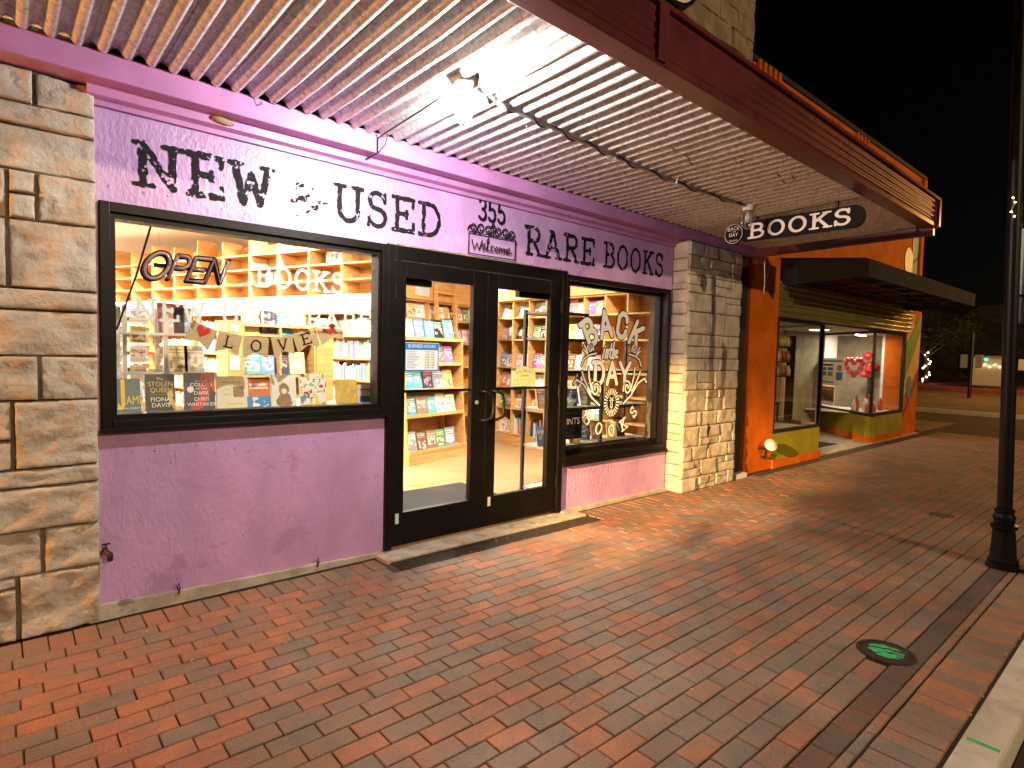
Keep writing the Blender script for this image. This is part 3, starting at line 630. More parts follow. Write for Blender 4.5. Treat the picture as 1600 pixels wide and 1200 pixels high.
# ================================================================== THINGS ON THE FRONT
def jar_lamp(x, y, lit):
    z = cz(x, y)+.004
    t = empty('canopy_lamp', (x, y, z), 'lit white jar lamp glowing under the corrugated canopy' if lit else 'unlit caged jar lamp beside the hanging BOOKS sign', 'lamp')
    MB().lathe((x, y, z), [(.075, .02), (.075, .0), (.055, -.01), (.055, -.055), (.045, -.06)], 20).build('base', 'white_plastic', t, smooth=True)
    MB().lathe((x, y, z-.06), [(.042, 0), (.045, -.02), (.045, -.10), (.038, -.13), (.018, -.15), (.004, -.153)], 20).build('globe', 'globe_glass' if lit else 'jar_glass', t, smooth=True)
    if not lit:
        MB().lathe((x, y, z-.065), [(.012, 0), (.014, -.02), (.026, -.055), (.027, -.075), (.018, -.1), (.004, -.106)], 14).build('bulb', 'white_plastic', t, smooth=True)
    mb = MB()
    for k in range(6):
        a = k*math.pi/3; c, s = math.cos(a), math.sin(a)
        mb.tube([(x+.052*c, y+.052*s, z-.05), (x+.055*c, y+.055*s, z-.12), (x+.05*c, y+.05*s, z-.19), (x+.02*c, y+.02*s, z-.225), (x, y, z-.23)], .0025, 5)
    for zz in (-.08, -.15): mb.tube([(x+.055*math.cos(k*math.pi/8), y+.055*math.sin(k*math.pi/8), z+zz) for k in range(17)], .0025, 5)
    mb.build('guard', 'steel', t, smooth=True)
    return t
L1 = jar_lamp(1.97, -1.24, True)
light('lamp_light', 'POINT', (1.97, -1.24, cz(1.97, -1.24)-.09), 285, (1, .975, .95), L1, size=.032)
jar_lamp(5.36, -1.13, False)
def cp(x, y, d=.0): return (x, y, cz(x, y)-.006-d)
cdt = empty('conduit', (3.6, -1.1, 2.95), 'grey conduit with a cable twisted round it running along under the canopy', 'conduit')
line = [(2.05, -1.215), (2.35, -1.19), (2.9, -1.15), (3.6, -1.10), (4.4, -1.08), (5.28, -1.12)]
MB().tube([cp(x, y, .012) for x, y in line], .012, 8).build('pipe', 'steel', cdt, smooth=True)
pts = []
for k in range(110):
    s = k/109*(len(line)-1); i = min(int(s), len(line)-2); f = s-i; x = line[i][0]*(1-f)+line[i+1][0]*f; y = line[i][1]*(1-f)+line[i+1][1]*f; a = k*.55
    p = cp(x, y, .012); pts.append((p[0], p[1]+.022*math.cos(a), p[2]+.013*math.sin(a)-.004))
MB().tube(pts, .0075, 6).build('cable', 'dark_metal', cdt, smooth=True)
mb = MB()
for x in (2.6, 3.4, 4.2, 4.9): mb.tube([(x, -1.165+.02*(x-2.6), cz(x, -1.1)+.01), (x, -1.145+.02*(x-2.6), cz(x, -1.1)-.045), (x, -1.07, cz(x, -1.1)-.04), (x, -1.05, cz(x, -1.1)+.01)], .004, 5)
mb.build('pipe_strap', 'steel', cdt)
c2 = empty('electric_wire', (1.98, -.7, 2.9), 'thin cord running from the lit lamp back to the purple beam', 'cord')
MB().tube([cp(1.95, -1.18, .01), cp(1.97, -.8, .012), cp(1.99, -.3, .012), (1.995, -.208, 3.0), (1.995, -.208, 2.90), (1.975, -.15, 2.888), (1.97, -.1, 2.885)], .006, 6).build('wire', 'dark_metal', c2, smooth=True)
MB().tube([cp(2.01, -.32, .012), (2.05, -.215, 2.97), (2.0, -.21, 2.905)], .0035, 5).build('loose_end', 'dark_metal', c2, smooth=True)
# hooks and wires dangling from the sheets
for k, (x, y) in enumerate(((3.55, -1.5), (3.75, -1.48), (3.9, -1.42), (4.6, -1.75), (4.75, -1.8), (4.8, -1.7), (2.65, -.5), (1.24, -.28))):
    p = cp(x, y); o = MB().tube([(p[0], p[1], p[2]+.01), (p[0]+.01, p[1], p[2]-.02), (p[0]+.03, p[1]-.02, p[2]-.035), (p[0]+.045, p[1], p[2]-.015), (p[0]+.03, p[1]+.01, p[2]-.005)], .003, 5).build('wire_hook', 'dark_metal')
    tag(o, 'small bent wire hook hanging from the corrugated ceiling', 'hook', 'wire hooks under the canopy')
# hanging blade sign
SX = 5.80
bs = empty('hanging_sign', (SX, -1.35, 2.75), 'long black blade sign reading BOOKS hung under the canopy', 'sign')
yA, yB, zc, hh = -.86, -1.99, 2.845, .10
sp = [(yA, zc-hh)]+[(yB+.09-.09*math.sin(R(a)), zc-hh*math.cos(R(a))) for a in range(0, 181, 15)]+[(yA, zc+hh)]
MB().prism(sp, lambda a, b, t: (t, a, b), SX-.02, SX+.02).build('board', 'black_paint', bs)
dk = [(-.765+.105*math.cos(2*math.pi*k/32), 2.835+.105*math.sin(2*math.pi*k/32)) for k in range(32)]
dm = MB().prism(dk, lambda a, b, t: (t, a, b), SX-.032, SX-.006).build('emblem', 'black_paint', bs)
mb = MB(); E0 = lambda a, b, t: (SX-.0345, -.765-a, 2.835+b)
outline(mb, lambda X, Y: np.abs(np.hypot(X, Y)-.096)-.0025, (-.11, .11, -.11, .11), .004, E0); mb.build('ring', 'white_print', dm)
text('BACK', .052, lambda a, b: E0(a, b+.038-.25*a*a*8, 0), 'white_print', dm, align='CENTER')
text('in the', .022, lambda a, b: E0(a, b+.018, 0), 'white_print', dm, align='CENTER')
text('DAY', .05, lambda a, b: E0(a, b-.026, 0), 'white_print', dm, align='CENTER')
text('BOOKS', .026, lambda a, b: E0(a, b-.078+.25*a*a*8, 0), 'white_print', dm, align='CENTER')
word('BOOKS', .92, 1.88, zc-.065, zc+.068, lambda a, b, t: (SX-.0225-.0*t, -a, b+.012*(a-1.4)), 'lettering', 'white_print', bs, hw=.08, shw=.06, distress=.25, seed=71, res=.025)
mb = MB()
for y in (-1.0, -1.75): mb.bar((SX, y, zc+hh), (SX, y, cz(SX, y)+.01), .02, .03)
mb.build('bracket', 'dark_metal', bs)
# small fittings at the wall foot
sp_ = empty('hose_tap', (.43, -.03, .38), 'small brass hose tap low on the purple wall by the stone pier', 'tap')
MB().tube([(.44, .0, .40), (.44, -.06, .40), (.455, -.085, .385), (.455, -.09, .35)], [.012, .014, .016, .013], 8).build('spout', 'iron', sp_, smooth=True)
MB().tube([(.44, -.05, .41), (.44, -.055, .435), (.42, -.055, .44), (.46, -.055, .44)], .005, 6).build('knob', 'iron', sp_, smooth=True)
for x, z in ((.80, .10), (1.66, .075)):
    o = MB().tube([(x, -.02, z-.045), (x, -.05, z-.035), (x+.006, -.055, z), (x, -.05, z+.03), (x-.008, -.045, z+.01), (x, -.05, z-.02)], .004, 6).build('eye_hook', 'iron', smooth=True)
    tag(o, 'small dark eye hook sticking out of the concrete footing under the purple wall', 'hook', 'eye hooks along the footing')
vc = empty('valve_cover', (VX, VY, 0), 'round iron valve cover sprayed with green paint in the brick paving', 'cover')
MB().lathe((VX, VY, 0), [(VR+.016, -.02), (VR+.016, .003), (VR+.006, .006), (VR-.006, .006), (VR-.008, -.02)], 32).build('ring', 'iron', vc)
MB().lathe((VX, VY, 0), [(VR-.009, -.02), (VR-.009, .003), (VR-.02, .0042)], 32).build('lid', 'iron', vc)
mb = MB(); fl = lambda a, b, t: (VX+a, VY+b, .0052)
outline(mb, lambda X, Y: np.maximum(np.hypot(X*1.1, Y)-.085, np.minimum(np.abs(((X+Y*.6)*38+vnoise(X+1, Y+1, 30, 5)*2) % 2.-1)-.62, vnoise(X+1, Y+1, 25, 8)-.42)), (-.1, .1, -.1, .1), .004, fl); mb.build('paint_scribble', 'green_spray', vc)
o = MB().lathe((2.26, -3.08, 0), [(.02, -.01), (.02, .0012)], 12).build('bolt_cap', 'iron'); tag(o, 'small dark round cap let into the border bricks', 'cap')
o = MB().lathe((7.3, -2.35, 0), [(.11, -.01), (.11, .003), (.09, .004)], 20).build('access_cover', 'iron'); tag(o, 'plain dark access cover in the paving beside the lamp post', 'cover')
# dry leaves
lm = []
for k in range(4):
    l, w = random.uniform(.014, .026), random.uniform(.0045, .008); c = random.uniform(.003, .009); vs = []; fs = []
    for i in range(6):
        s = i/5; ww = w*math.sin(math.pi*min(.97, max(.05, s))); h = c*math.sin(math.pi*s)+.002
        l *= 1.0
        vs += [((s-.5)*l, -ww, h+ww*.5), ((s-.5)*l, 0, h), ((s-.5)*l, ww, h+ww*.4)]
    for i in range(5): fs += [(3*i, 3*i+1, 3*i+4, 3*i+3), (3*i+1, 3*i+2, 3*i+5, 3*i+4)]
    lm.append(MB().add(vs, fs).mesh('fallen_leaf', 'leaf_dry', True))
for k in range(84):
    if k < 48: x, y = random.uniform(.0, 3.2), -.1-abs(random.gauss(0, .75))
    elif k < 62: x, y = random.uniform(2, 6), random.uniform(-3.3, -.3)
    else: x, y = random.uniform(2.2, 7), -3.40+random.gauss(0, .012)
    if y < -3.5: continue
    o = place('fallen_leaf', lm[k % 4], (x, y, .0015), (0, 0, random.uniform(0, 6.3))); tag(o, 'tiny dry leaf lying on the brick paving', 'leaf', 'dry leaves scattered on the paving')
# ---- right window decal: logo lettering, white with dark outline
LX = lambda a, b, t: (a, .0965 if t < .5 else .0985, b)
def decal(draw, name='lettering'):
    """draw(mb, grow) adds shapes; a dark wider copy lies behind a white one"""
    mb = MB(); draw(mb, .0, lambda a, b, t: (a, .0955, b)); mb.build(name, 'white_print', rwin)
    mb = MB(); draw(mb, 1., lambda a, b, t: (a, .0985, b)); mb.build(name+'_outline', 'black_paint', rwin)
def arcword(txt, cx, cz_, rad, a0, a1, h, wid, hw, flip=1, serif=False, only=None):
    def dr(mb, grow, put):
        n = len(txt)
        for k, c in enumerate(txt):
            if k != only: continue
            an = R(a0+(a1-a0)*k/(n-1)); px, pz = cx+rad*math.cos(an), cz_+rad*math.sin(an); ro = an-math.pi/2*flip
            if flip < 0: ro = an+math.pi/2
            w = G[c][0]; gr = grow*.055
            fn = glyph_field(c, hw+gr, hw+gr, serif)
            ca, sa = math.cos(ro), math.sin(ro)
            outline(mb, fn, (-.25, w+.25, -.25, 1.25), .035, lambda a, b, t: put(px+((a-w/2)*wid)*ca-((b-.5)*h)*sa, pz+((a-w/2)*wid)*sa+((b-.5)*h)*ca, t))
    return dr
for k in range(4): decal(arcword('BACK', 4.95, 1.14, .75, 121, 59, .26, .23, .11, only=k))
for k in range(5): decal(arcword('BOOKS', 4.94, 1.27, .52, 226, 319, .115, .12, .085, -1, True, only=k))
def day(mb, grow, put):
    for c, x0 in (('D', 4.63), ('A', 4.84), ('Y', 5.06)):
        fn = glyph_field(c, .105+grow*.05, .07, False); outline(mb, fn, (-.25, 1.2, -.25, 1.25), .035, lambda a, b, t: put(x0+a*.22, 1.25+b*.225, t))
decal(day)
def strokes(lst, hw, gr=.012):
    def dr(mb, grow, put):
        allp = np.array([p for s in lst for p in s]); lo = allp.min(0)-.06; hi = allp.max(0)+.06
        def fn(X, Y):
            D = np.full(X.shape, 9.)
            for s in lst: D = np.minimum(D, sdist(X, Y, s, hw+grow*gr))
            return D
        outline(mb, fn, (lo[0], hi[0], lo[1], hi[1]), .0075, put)
    return dr
def sc(pts, x, z, s, mx=1, it=.18): return [(x+mx*(a+it*b)*s, z+b*s) for a, b in pts]
inthe = [[(.0,.0),(.12,.5)],[(.17,.66),(.175,.67)],[(.22,0),(.32,.5)],[(.29,.35),(.42,.5),(.46,.4),(.4,.0)],[(.72,.85),(.62,.1),(.7,.02)],[(.56,.5),(.8,.5)],[(.82,0),(.95,.95)],[(.88,.36),(1.0,.5),(1.04,.4),(.98,0)],[(1.13,.26),(1.3,.34),(1.28,.48),(1.18,.46),(1.12,.25),(1.18,.05),(1.32,.1)]]
decal(strokes([sc(s, 4.78, 1.52, .185, 1, .05) for s in inthe], .0125))
def spi(cx, cz_, r, a0, turns, sg): return [(cx+r*(1-.8*i/26)*math.cos(R(a0)+sg*2*math.pi*turns*i/26), cz_+r*1.25*(1-.8*i/26)*math.sin(R(a0)+sg*2*math.pi*turns*i/26)) for i in range(27)]
for s in (-1, 1):
    c = 4.95
    decal(strokes([[(c+s*.20, 1.03), (c+s*.33, 1.12), (c+s*.45, 1.25), (c+s*.56, 1.30), (c+s*.60, 1.26)], [(c+s*.34, 1.16), (c+s*.44, 1.30), (c+s*.48, 1.38)], [(c+s*.32, 1.18), (c+s*.37, 1.32), (c+s*.38, 1.42)], spi(c+s*.26, 1.20, .072, 200 if s > 0 else -20, 1.6, -s)], .011))
    decal(strokes([[(c+s*.27, 1.57), (c+s*.38, 1.55), (c+s*.46, 1.51), (c+s*.49, 1.44)], spi(c+s*.36, 1.62, .045, 200 if s > 0 else -20, 1.4, -s), [(c+s*.41, 1.56), (c+s*.47, 1.61)], [(c+s*.40, 1.57), (c+s*.46, 1.65)]], .0085))
def lion(mb, grow, put):
    def fn(X, Y):
        x = X-4.95; y = (Y-1.05)/1.22; r = np.hypot(x, y); a = np.arctan2(y, x)
        if grow: return r-.135-.008*np.cos(a*24)
        rays = np.maximum(np.maximum(r-.128, .068-r), .30-np.cos(a*24)); rays = rays*.02 if False else np.where((r < .128) & (r > .068), (.1-np.cos(a*24))*.006, .05)
        face = np.full(X.shape, 9.)
        for s in ([(-.032,.018),(-.012,.022)], [(.032,.018),(.012,.022)], [(-.012,.02),(-.012,-.03)], [(.012,.02),(.012,-.03)], [(-.02,-.035),(0,-.05),(.02,-.035)], [(0,-.05),(0,-.075)], [(-.018,-.08),(.018,-.08)], [(-.03,.045),(-.006,.03)], [(.03,.045),(.006,.03)]):
            face = np.minimum(face, sdist(x, y, s, .0045))
        return np.minimum(rays, face)
    outline(mb, fn, (4.77, 5.14, .83, 1.27), .0045, put)
decal(lion, 'lion_decal')
# ================================================================== INSIDE THE SHOP
FZ = .04
def ray(u, v): return _fw+_rt*(u-800)/FPX-_up*(v-600)/FPX
def py(u, v, y): d = ray(u, v); return CAM+d*((y-CAM.y)/d.y)
def pz(u, v, z): d = ray(u, v); return CAM+d*((z-CAM.z)/d.z)
shopfloor = struct('shop_floor', MB().box(-1.0, 7.1, .05, 12.5, -.1, .034), 'wood_dark')
pl = MB().box(-.6, .6, -.0885, .0885, -.008, .006).mesh('plank', 'plank')
k = 0; y = .17
while y < 4.6:
    x = 1.4-(k % 3)*.43
    while x < 6.6:
        place('plank', pl, (x+.6, y, FZ-.002+random.uniform(-.0004, .0004)), (0, 0, 0), shopfloor); x += 1.203
    y += .1795; k += 1
struct('shop_back_wall', MB().box(-1.1, 7.3, 12.5, 12.6, 0, 3.45), 'white_wall'); struct('shop_left_wall', MB().box(-1.1, -1.0, .16, 12.5, 0, 3.45), 'white_wall')
struct('shop_right_wall', MB().box(6.85, 6.95, .16, 12.5, 0, 3.45), 'white_wall'); struct('shop_ceiling', MB().box(-1.1, 7.0, .16, 12.6, 3.45, 3.5), 'ceiling_white')
mb = MB().box(.36, 5.84, .165, .2, 2.34, 3.45); struct('shop_front_lining', mb, 'white_wall')
for k, (x, y) in enumerate(((.7, 2.5), (2.6, 2.3), (5.0, 2.0), (1.1, 4.2), (2.9, 4.6), (5.4, 4.4), (1.35, 7.0), (-.2, 6.2), (.4, 9.4))):
    t = empty('ceiling_downlight', (x, y, 3.44), 'round recessed downlight shining in the white bookstore ceiling', 'downlight', 'downlights in the shop ceiling')
    MB().lathe((x, y, 3.447), [(.10, 0), (.10, -.012), (.08, -.014)], 24).build('trim', 'white_plastic', t)
    MB().lathe((x, y, 3.435), [(.075, 0), (.075, -.004)], 24).build('lens', 'downlight', t)
    light('downlight_glow', 'AREA', (x, y, 3.42), 85 if k < 3 else 360, (1, .94, .84), t, size=.22, spread=R(105) if k < 3 else R(165))
for k, x in enumerate((.6, 1.7, 2.8, 3.9, 5.2)):
    t = empty('track_light', (x, .62, 3.44), 'small white track spotlight aimed into the bookstore from its front ceiling', 'spotlight', 'track spotlights inside the shop front')
    tg = Vector((x*.8+.9 if k < 4 else 6.0, 3.4 if k < 4 else 2.2, 1.35)); ax = (tg-Vector((x, .62, 3.2))).normalized(); c0 = Vector((x, .62, 3.22))
    MB().tube([(x, .62, 3.447), (x, .62, 3.24)], .012, 8).build('stem', 'white_plastic', t); MB().tube([tuple(c0-ax*.07), tuple(c0+ax*.06)], [.035, .05], 14).build('head', 'white_plastic', t, smooth=True)
    sd = bpy.data.lights.new('spot_beam', 'SPOT'); sd.energy = 380; sd.color = (1, .945, .85); sd.spot_size = R(82); sd.spot_blend = .6; sd.shadow_soft_size = .05
    so = bpy.data.objects.new('spot_beam', sd); COL.objects.link(so); so.location = c0+ax*.08; so.rotation_euler = ax.to_track_quat('-Z', 'Y').to_euler(); attach(so, t)
# ---- books
COVER = {'red': ((.52, .03, .02), (.85, .75, .55)), 'orange': ((.75, .22, .03), (.9, .85, .7)), 'yellow': ((.85, .58, .04), (.12, .10, .06)), 'cream': ((.80, .70, .48), (.35, .18, .08)),
 'white': ((.82, .80, .76), (.45, .08, .06)), 'teal': ((.03, .30, .33), (.80, .72, .40)), 'blue': ((.04, .17, .48), (.85, .85, .8)), 'navy': ((.02, .03, .09), (.70, .12, .12)),
 'green': ((.07, .28, .08), (.85, .80, .35)), 'pink': ((.75, .24, .30), (.95, .9, .85)), 'brown': ((.22, .10, .05), (.80, .62, .35)), 'black': ((.015, .015, .018), (.75, .65, .45)),
 'grey': ((.24, .25, .26), (.85, .82, .75)), 'violet': ((.20, .06, .30), (.85, .7, .8))}
def cover(name, c1, c2):
    m = bpy.data.materials.new('cover_'+name); m.use_nodes = True; nt = m.node_tree; L = nt.links; p = nt.nodes['Principled BSDF']; p.inputs['Roughness'].default_value = .35
    tc = nd(nt, 'ShaderNodeTexCoord'); oi = nd(nt, 'ShaderNodeObjectInfo'); sx = nd(nt, 'ShaderNodeSeparateXYZ'); L.new(tc.outputs['Generated'], sx.inputs[0])
    def mth(op, a, b=None, c=None):
        n = nd(nt, 'ShaderNodeMath', operation=op)
        for i, q in enumerate((a, b, c)):
            if q is None: continue
            if isinstance(q, (int, float)): n.inputs[i].default_value = q
            else: L.new(q, n.inputs[i])
        return n.outputs[0]
    rnd = oi.outputs['Random']; off = mth('MULTIPLY', rnd, 37.)
    cb = nd(nt, 'ShaderNodeCombineXYZ'); L.new(mth('ADD', sx.outputs[0], off), cb.inputs[0]); L.new(mth('MULTIPLY', sx.outputs[2], 1.5), cb.inputs[1]); L.new(off, cb.inputs[2])
    n1 = nd(nt, 'ShaderNodeTexNoise'); n1.inputs['Scale'].default_value = 3.2; n1.inputs['Detail'].default_value = 3; L.new(cb.outputs[0], n1.inputs['Vector'])
    n2 = nd(nt, 'ShaderNodeTexNoise'); n2.inputs['Scale'].default_value = 20; n2.inputs['Detail'].default_value = 1; L.new(cb.outputs[0], n2.inputs['Vector'])
    tint = nd(nt, 'ShaderNodeTexNoise'); tint.inputs['Scale'].default_value = 2.2; L.new(cb.outputs[0], tint.inputs['Vector'])
    # picture patch in the middle, title lines above
    inx = mth('MULTIPLY', mth('GREATER_THAN', sx.outputs[0], .1), mth('LESS_THAN', sx.outputs[0], .9))
    pic = mth('MULTIPLY', mth('MULTIPLY', inx, mth('LESS_THAN', mth('ABSOLUTE', mth('SUBTRACT', sx.outputs[2], mth('MULTIPLY_ADD', rnd, .3, .28))), .22)), mth('GREATER_THAN', n1.outputs[0], .5))
    lines = mth('MULTIPLY', mth('GREATER_THAN', mth('SINE', mth('MULTIPLY', sx.outputs[2], 55)), .1), mth('GREATER_THAN', n2.outputs[0], .44))
    band = mth('LESS_THAN', mth('ABSOLUTE', mth('SUBTRACT', sx.outputs[2], mth('MULTIPLY_ADD', rnd, -.15, .84))), .11)
    ttl = mth('MULTIPLY', mth('MULTIPLY', inx, band), lines)
    hs = nd(nt, 'ShaderNodeHueSaturation'); hs.inputs['Color'].default_value = (*c1, 1); hs.inputs['Saturation'].default_value = .78; L.new(mth('MULTIPLY_ADD', tint.outputs[0], .12, .44), hs.inputs['Hue']); L.new(mth('MULTIPLY_ADD', rnd, .5, .75), hs.inputs['Value'])
    x1 = nd(nt, 'ShaderNodeMixRGB'); L.new(pic, x1.inputs[0]); L.new(hs.outputs[0], x1.inputs[1])
    pc = nd(nt, 'ShaderNodeMixRGB'); pc.inputs[1].default_value = (*c2, 1); L.new(tint.outputs['Color'], pc.inputs[2]); L.new(rnd, pc.inputs[0]); L.new(pc.outputs[0], x1.inputs[2])
    x2 = nd(nt, 'ShaderNodeMixRGB'); L.new(ttl, x2.inputs[0]); L.new(x1.outputs[0], x2.inputs[1]); x2.inputs[2].default_value = (*c2, 1)
    L.new(x2.outputs[0], p.inputs['Base Color']); M['cover_'+name] = m
for k_, (a_, b_) in COVER.items(): cover(k_, a_, b_)
BKEYS = list(COVER)+['white', 'cream', 'white', 'cream', 'grey', 'brown', 'teal']
def bookmb(w, h, t):
    """stands on z=0, front cover towards -y, spine on the left"""
    mb = MB(); mb.box(-w/2, w/2, 0, .003, 0, h).box(-w/2, w/2, t-.003, t, 0, h).box(-w/2, -w/2+.003, .003, t-.003, 0, h); mb.box(-w/2+.003, w/2-.004, .003, t-.003, .004, h-.004, 1); return mb
bcache = {}
def bmesh_(key, size):
    k = (key, size)
    if k not in bcache: bcache[k] = bookmb(*size).mesh('book', ['cover_'+key, 'paper'])
    return bcache[k]
SIZES = ((.14, .21, .02), (.155, .235, .025), (.13, .195, .018), (.17, .22, .015), (.15, .225, .03))
BIG = ((.19, .27, .02), (.18, .25, .022), (.21, .26, .015), (.17, .245, .03), (.20, .285, .018)); count = [0]; extra = MB()
ORD = ('bottom', 'second', 'third', 'fourth', 'fifth', 'sixth', 'seventh', 'eighth')
far_books = MB(); CK = list(COVER)
def put_book(key, size, loc, rz, tilt, where, group, scale=None):
    if count[0] >= 300 or not where:
        mt_ = Matrix.Translation(loc) @ Matrix.Rotation(rz, 4, 'Z') @ Matrix.Rotation(tilt, 4, 'X'); b_ = bookmb(*size); n0 = len(far_books.m)
        far_books.add([tuple(mt_ @ Vector(v)) for v in b_.v], b_.f); far_books.m[n0:] = [14 if q else CK.index(key) for q in b_.m]; return None
    o = place('book', bmesh_(key, size), loc); o.rotation_mode = 'XYZ'
    o.matrix_world = Matrix.Translation(loc) @ Matrix.Rotation(rz, 4, 'Z') @ Matrix.Rotation(tilt, 4, 'X'); count[0] += 1
    return tag(o, '%s book %s' % (key, where), 'book', group)
class Case:
    """bookcase in its own frame: a along the front, b out towards the reader"""
    def __init__(s, name, o, d, n, L, label, cat='bookcase'):
        s.o = Vector((o[0], o[1], FZ)); s.d = Vector((*d, 0)).normalized(); s.n = Vector((*n, 0)).normalized(); s.L = L
        s.root = empty(name, s.o, label, cat); s.rz = math.atan2(s.d.y, s.d.x)
    def p(s, a, b, z): return tuple(s.o+s.d*a+s.n*b+Vector((0, 0, z-FZ)))
    def box(s, mb, a0, a1, b0, b1, z0, z1):
        return mb.add([s.p(a, b, z) for z in (z0, z1) for a, b in ((a0, b0), (a1, b0), (a1, b1), (a0, b1))], [(0,3,2,1),(4,5,6,7),(0,1,5,4),(1,2,6,5),(2,3,7,6),(3,0,4,7)])
    def part(s, name, mt, *a): return s.box(MB(), *a).build(name, mt, s.root)
    def carcase(s, z0, z1, dep, ups, shelves, b=0., t=.022, mt='wood'):
        s.part('back', mt, 0, s.L, b-dep, b-dep+.012, z0, z1)
        for a in ups: s.part('upright', mt, a-t/2, a+t/2, b-dep+.012, b, z0, z1)
        for z in shelves:
            for a0, a1 in zip(ups[:-1], ups[1:]): s.part('shelf', mt, a0+t/2, a1-t/2, b-dep+.012, b-.003, z-t, z)
    def faceout(s, z, b, a0, a1, where, group, n=None, dens=1., hmax=.24, sizes=SIZES):
        a = a0
        while True:
            size = random.choice([q for q in sizes if q[1] < hmax]); w = size[0]
            if a+w > a1: break
            if random.random() < dens:
                key = random.choice(BKEYS); rz = s.rz if s.n.dot(Vector((s.d.y, -s.d.x, 0))) > 0 else s.rz+math.pi
                put_book(key, size, s.p(a+w/2, b-.005, z+.006), rz+random.gauss(0, .04), -R(random.uniform(9, 15)), where, group)
            a += w+random.uniform(.003, .014)
    def spines(s, z, b, a0, a1, where, group, hmax=.24, objs=True):
        a = a0; rz = s.rz if s.n.dot(Vector((s.d.y, -s.d.x, 0))) > 0 else s.rz+math.pi
        while a < a1:
            t = random.uniform(.016, .038); h = random.uniform(.165, hmax-.02)
            if objs and count[0] < 300:
                key = random.choice(BKEYS); size = (.14, round(h, 2), round(t, 3))
                o = put_book(key, (.13, .21, .028), s.p(a+t/2, b-.02, z+.003), rz-math.pi/2, 0, where, group)
                o.matrix_world = Matrix.Translation(s.p(a, b-.09, z+.003)) @ Matrix.Rotation(rz+math.pi/2, 4, 'Z') @ Matrix.Diagonal((1, t/.028, h/.21, 1))
            else:
                s.box(extra, a, a+t-.001, b-.16, b-.02-random.random()*.012, z+.002, z+h)
            a += t+.0015
            if random.random() < .015: a += random.uniform(.03, .2)
# long wall case, tall cubes above a light band
A = Case('wall_bookcase', (3.77, 3.105), (-.3365, .9417), (-.9417, -.3365), 6.4, 'long tall oak wall bookcase with empty cubes above a white light band')
ups = [k*.64 for k in range(11)]
A.carcase(2.27, 3.13, .34, ups, (2.292, 2.50, 2.72, 2.94))
for k, a in enumerate(ups): A.part('fin', 'wood', a-.011, a+.011, -.33, -.002, 3.131, 3.17 if k % 2 else 3.24)
A.carcase(.06, 2.04, .42, ups[::2], (.20, .56, .85, 1.14, 1.43, 1.73, 2.04), b=.10)
A.part('valance', 'white_wall', 0, 6.4, .06, .10, 2.06, 2.26); A.part('plinth', 'wood', 0, 6.4, -.3, .09, .041, .06)
A.part('light_strip', 'led', .1, 6.3, .11, .13, 2.045, 2.057); A.part('light_strip', 'led', .1, 6.3, .07, .09, 2.262, 2.27)
# slanted display case seen through the door
B = Case('display_bookcase', (4.011, 2.64), (.967, .254), (.254, -.967), 1.2, 'low oak display case with slanted sides and tiers of face-out books')
for a in (.0, 1.178):
    mb = MB(); mb.prism([(-.5, .041), (.0, .041), (.0, .22), (-.03, .24), (-.10, 1.06), (-.12, 1.74), (-.5, 1.74)], lambda b, z, t: B.p(t, b, z), a, a+.022); mb.build('side_panel', 'wood', B.root)
B.part('plinth', 'wood', .022, 1.178, -.5, -.005, .041, .19); B.part('back', 'wood', .022, 1.178, -.5, -.485, .19, 1.74)
lv = ((.205, .0), (.68, -.055), (1.02, -.09), (1.37, -.105), (1.71, -.115))
for j, (z, b) in enumerate(lv):
    B.part('shelf', 'wood', .022, 1.178, -.48, b-.02, z-.02, z); B.part('lip', 'wood', .022, 1.178, b-.02, b, z-.022, z+.022)
    wh = 'facing out on the %s tier of the slanted oak display case' % ORD[j]
    B.faceout(z, b-.05, .04, 1.16, wh, 'books on the slanted display case', dens=1., hmax=.34 if j != 1 else .30, sizes=BIG)
# tall case behind it
D = Case('tall_bookcase', (4.28, 3.5), (.967, .254), (.254, -.967), 2.05, 'tall oak bookcase standing behind the slanted display case with a ladder')
D.carcase(.045, 2.30, .36, [.011, .69, 1.36, 2.04], (.10, .5, .9, 1.3, 1.68, 2.04, 2.30)); D.part('cornice', 'wood', 0, 2.05, -.36, .03, 2.303, 2.62)
for z, w in ((2.04, 'top'), (1.68, 'upper')):
    D.faceout(z, -.06, .04, 1.98, 'facing out on the %s shelf of the tall oak bookcase with the ladder' % w, 'books on the ladder bookcase', dens=1.)
MB().prism([(.35, 2.36), (.65, 2.36), (.65, 2.52), (.35, 2.52)], lambda a, z, t: D.p(a, t, z), .031, .04).build('notice', 'plate_white', D.root)
la = empty('library_ladder', D.p(.8, .3, FZ), 'pale wooden library ladder leaning on the tall bookcase', 'ladder')
la0, la1 = (.62, .42), (.95, .05)
for a in (.70, 1.12): MB().bar(D.p(a-.1, .42, .045), D.p(a+.05, .04, 2.9), .03, .06, up=tuple(D.n)).build('rail', 'wood', la)
for k in range(9):
    f = .1+k*.105; a = .70-.1+.15*f; z = .045+2.855*f; b = .42-.38*f; MB().bar(D.p(a, b, z), D.p(a+.42, b, z), .06, .022).build('rung', 'wood', la)
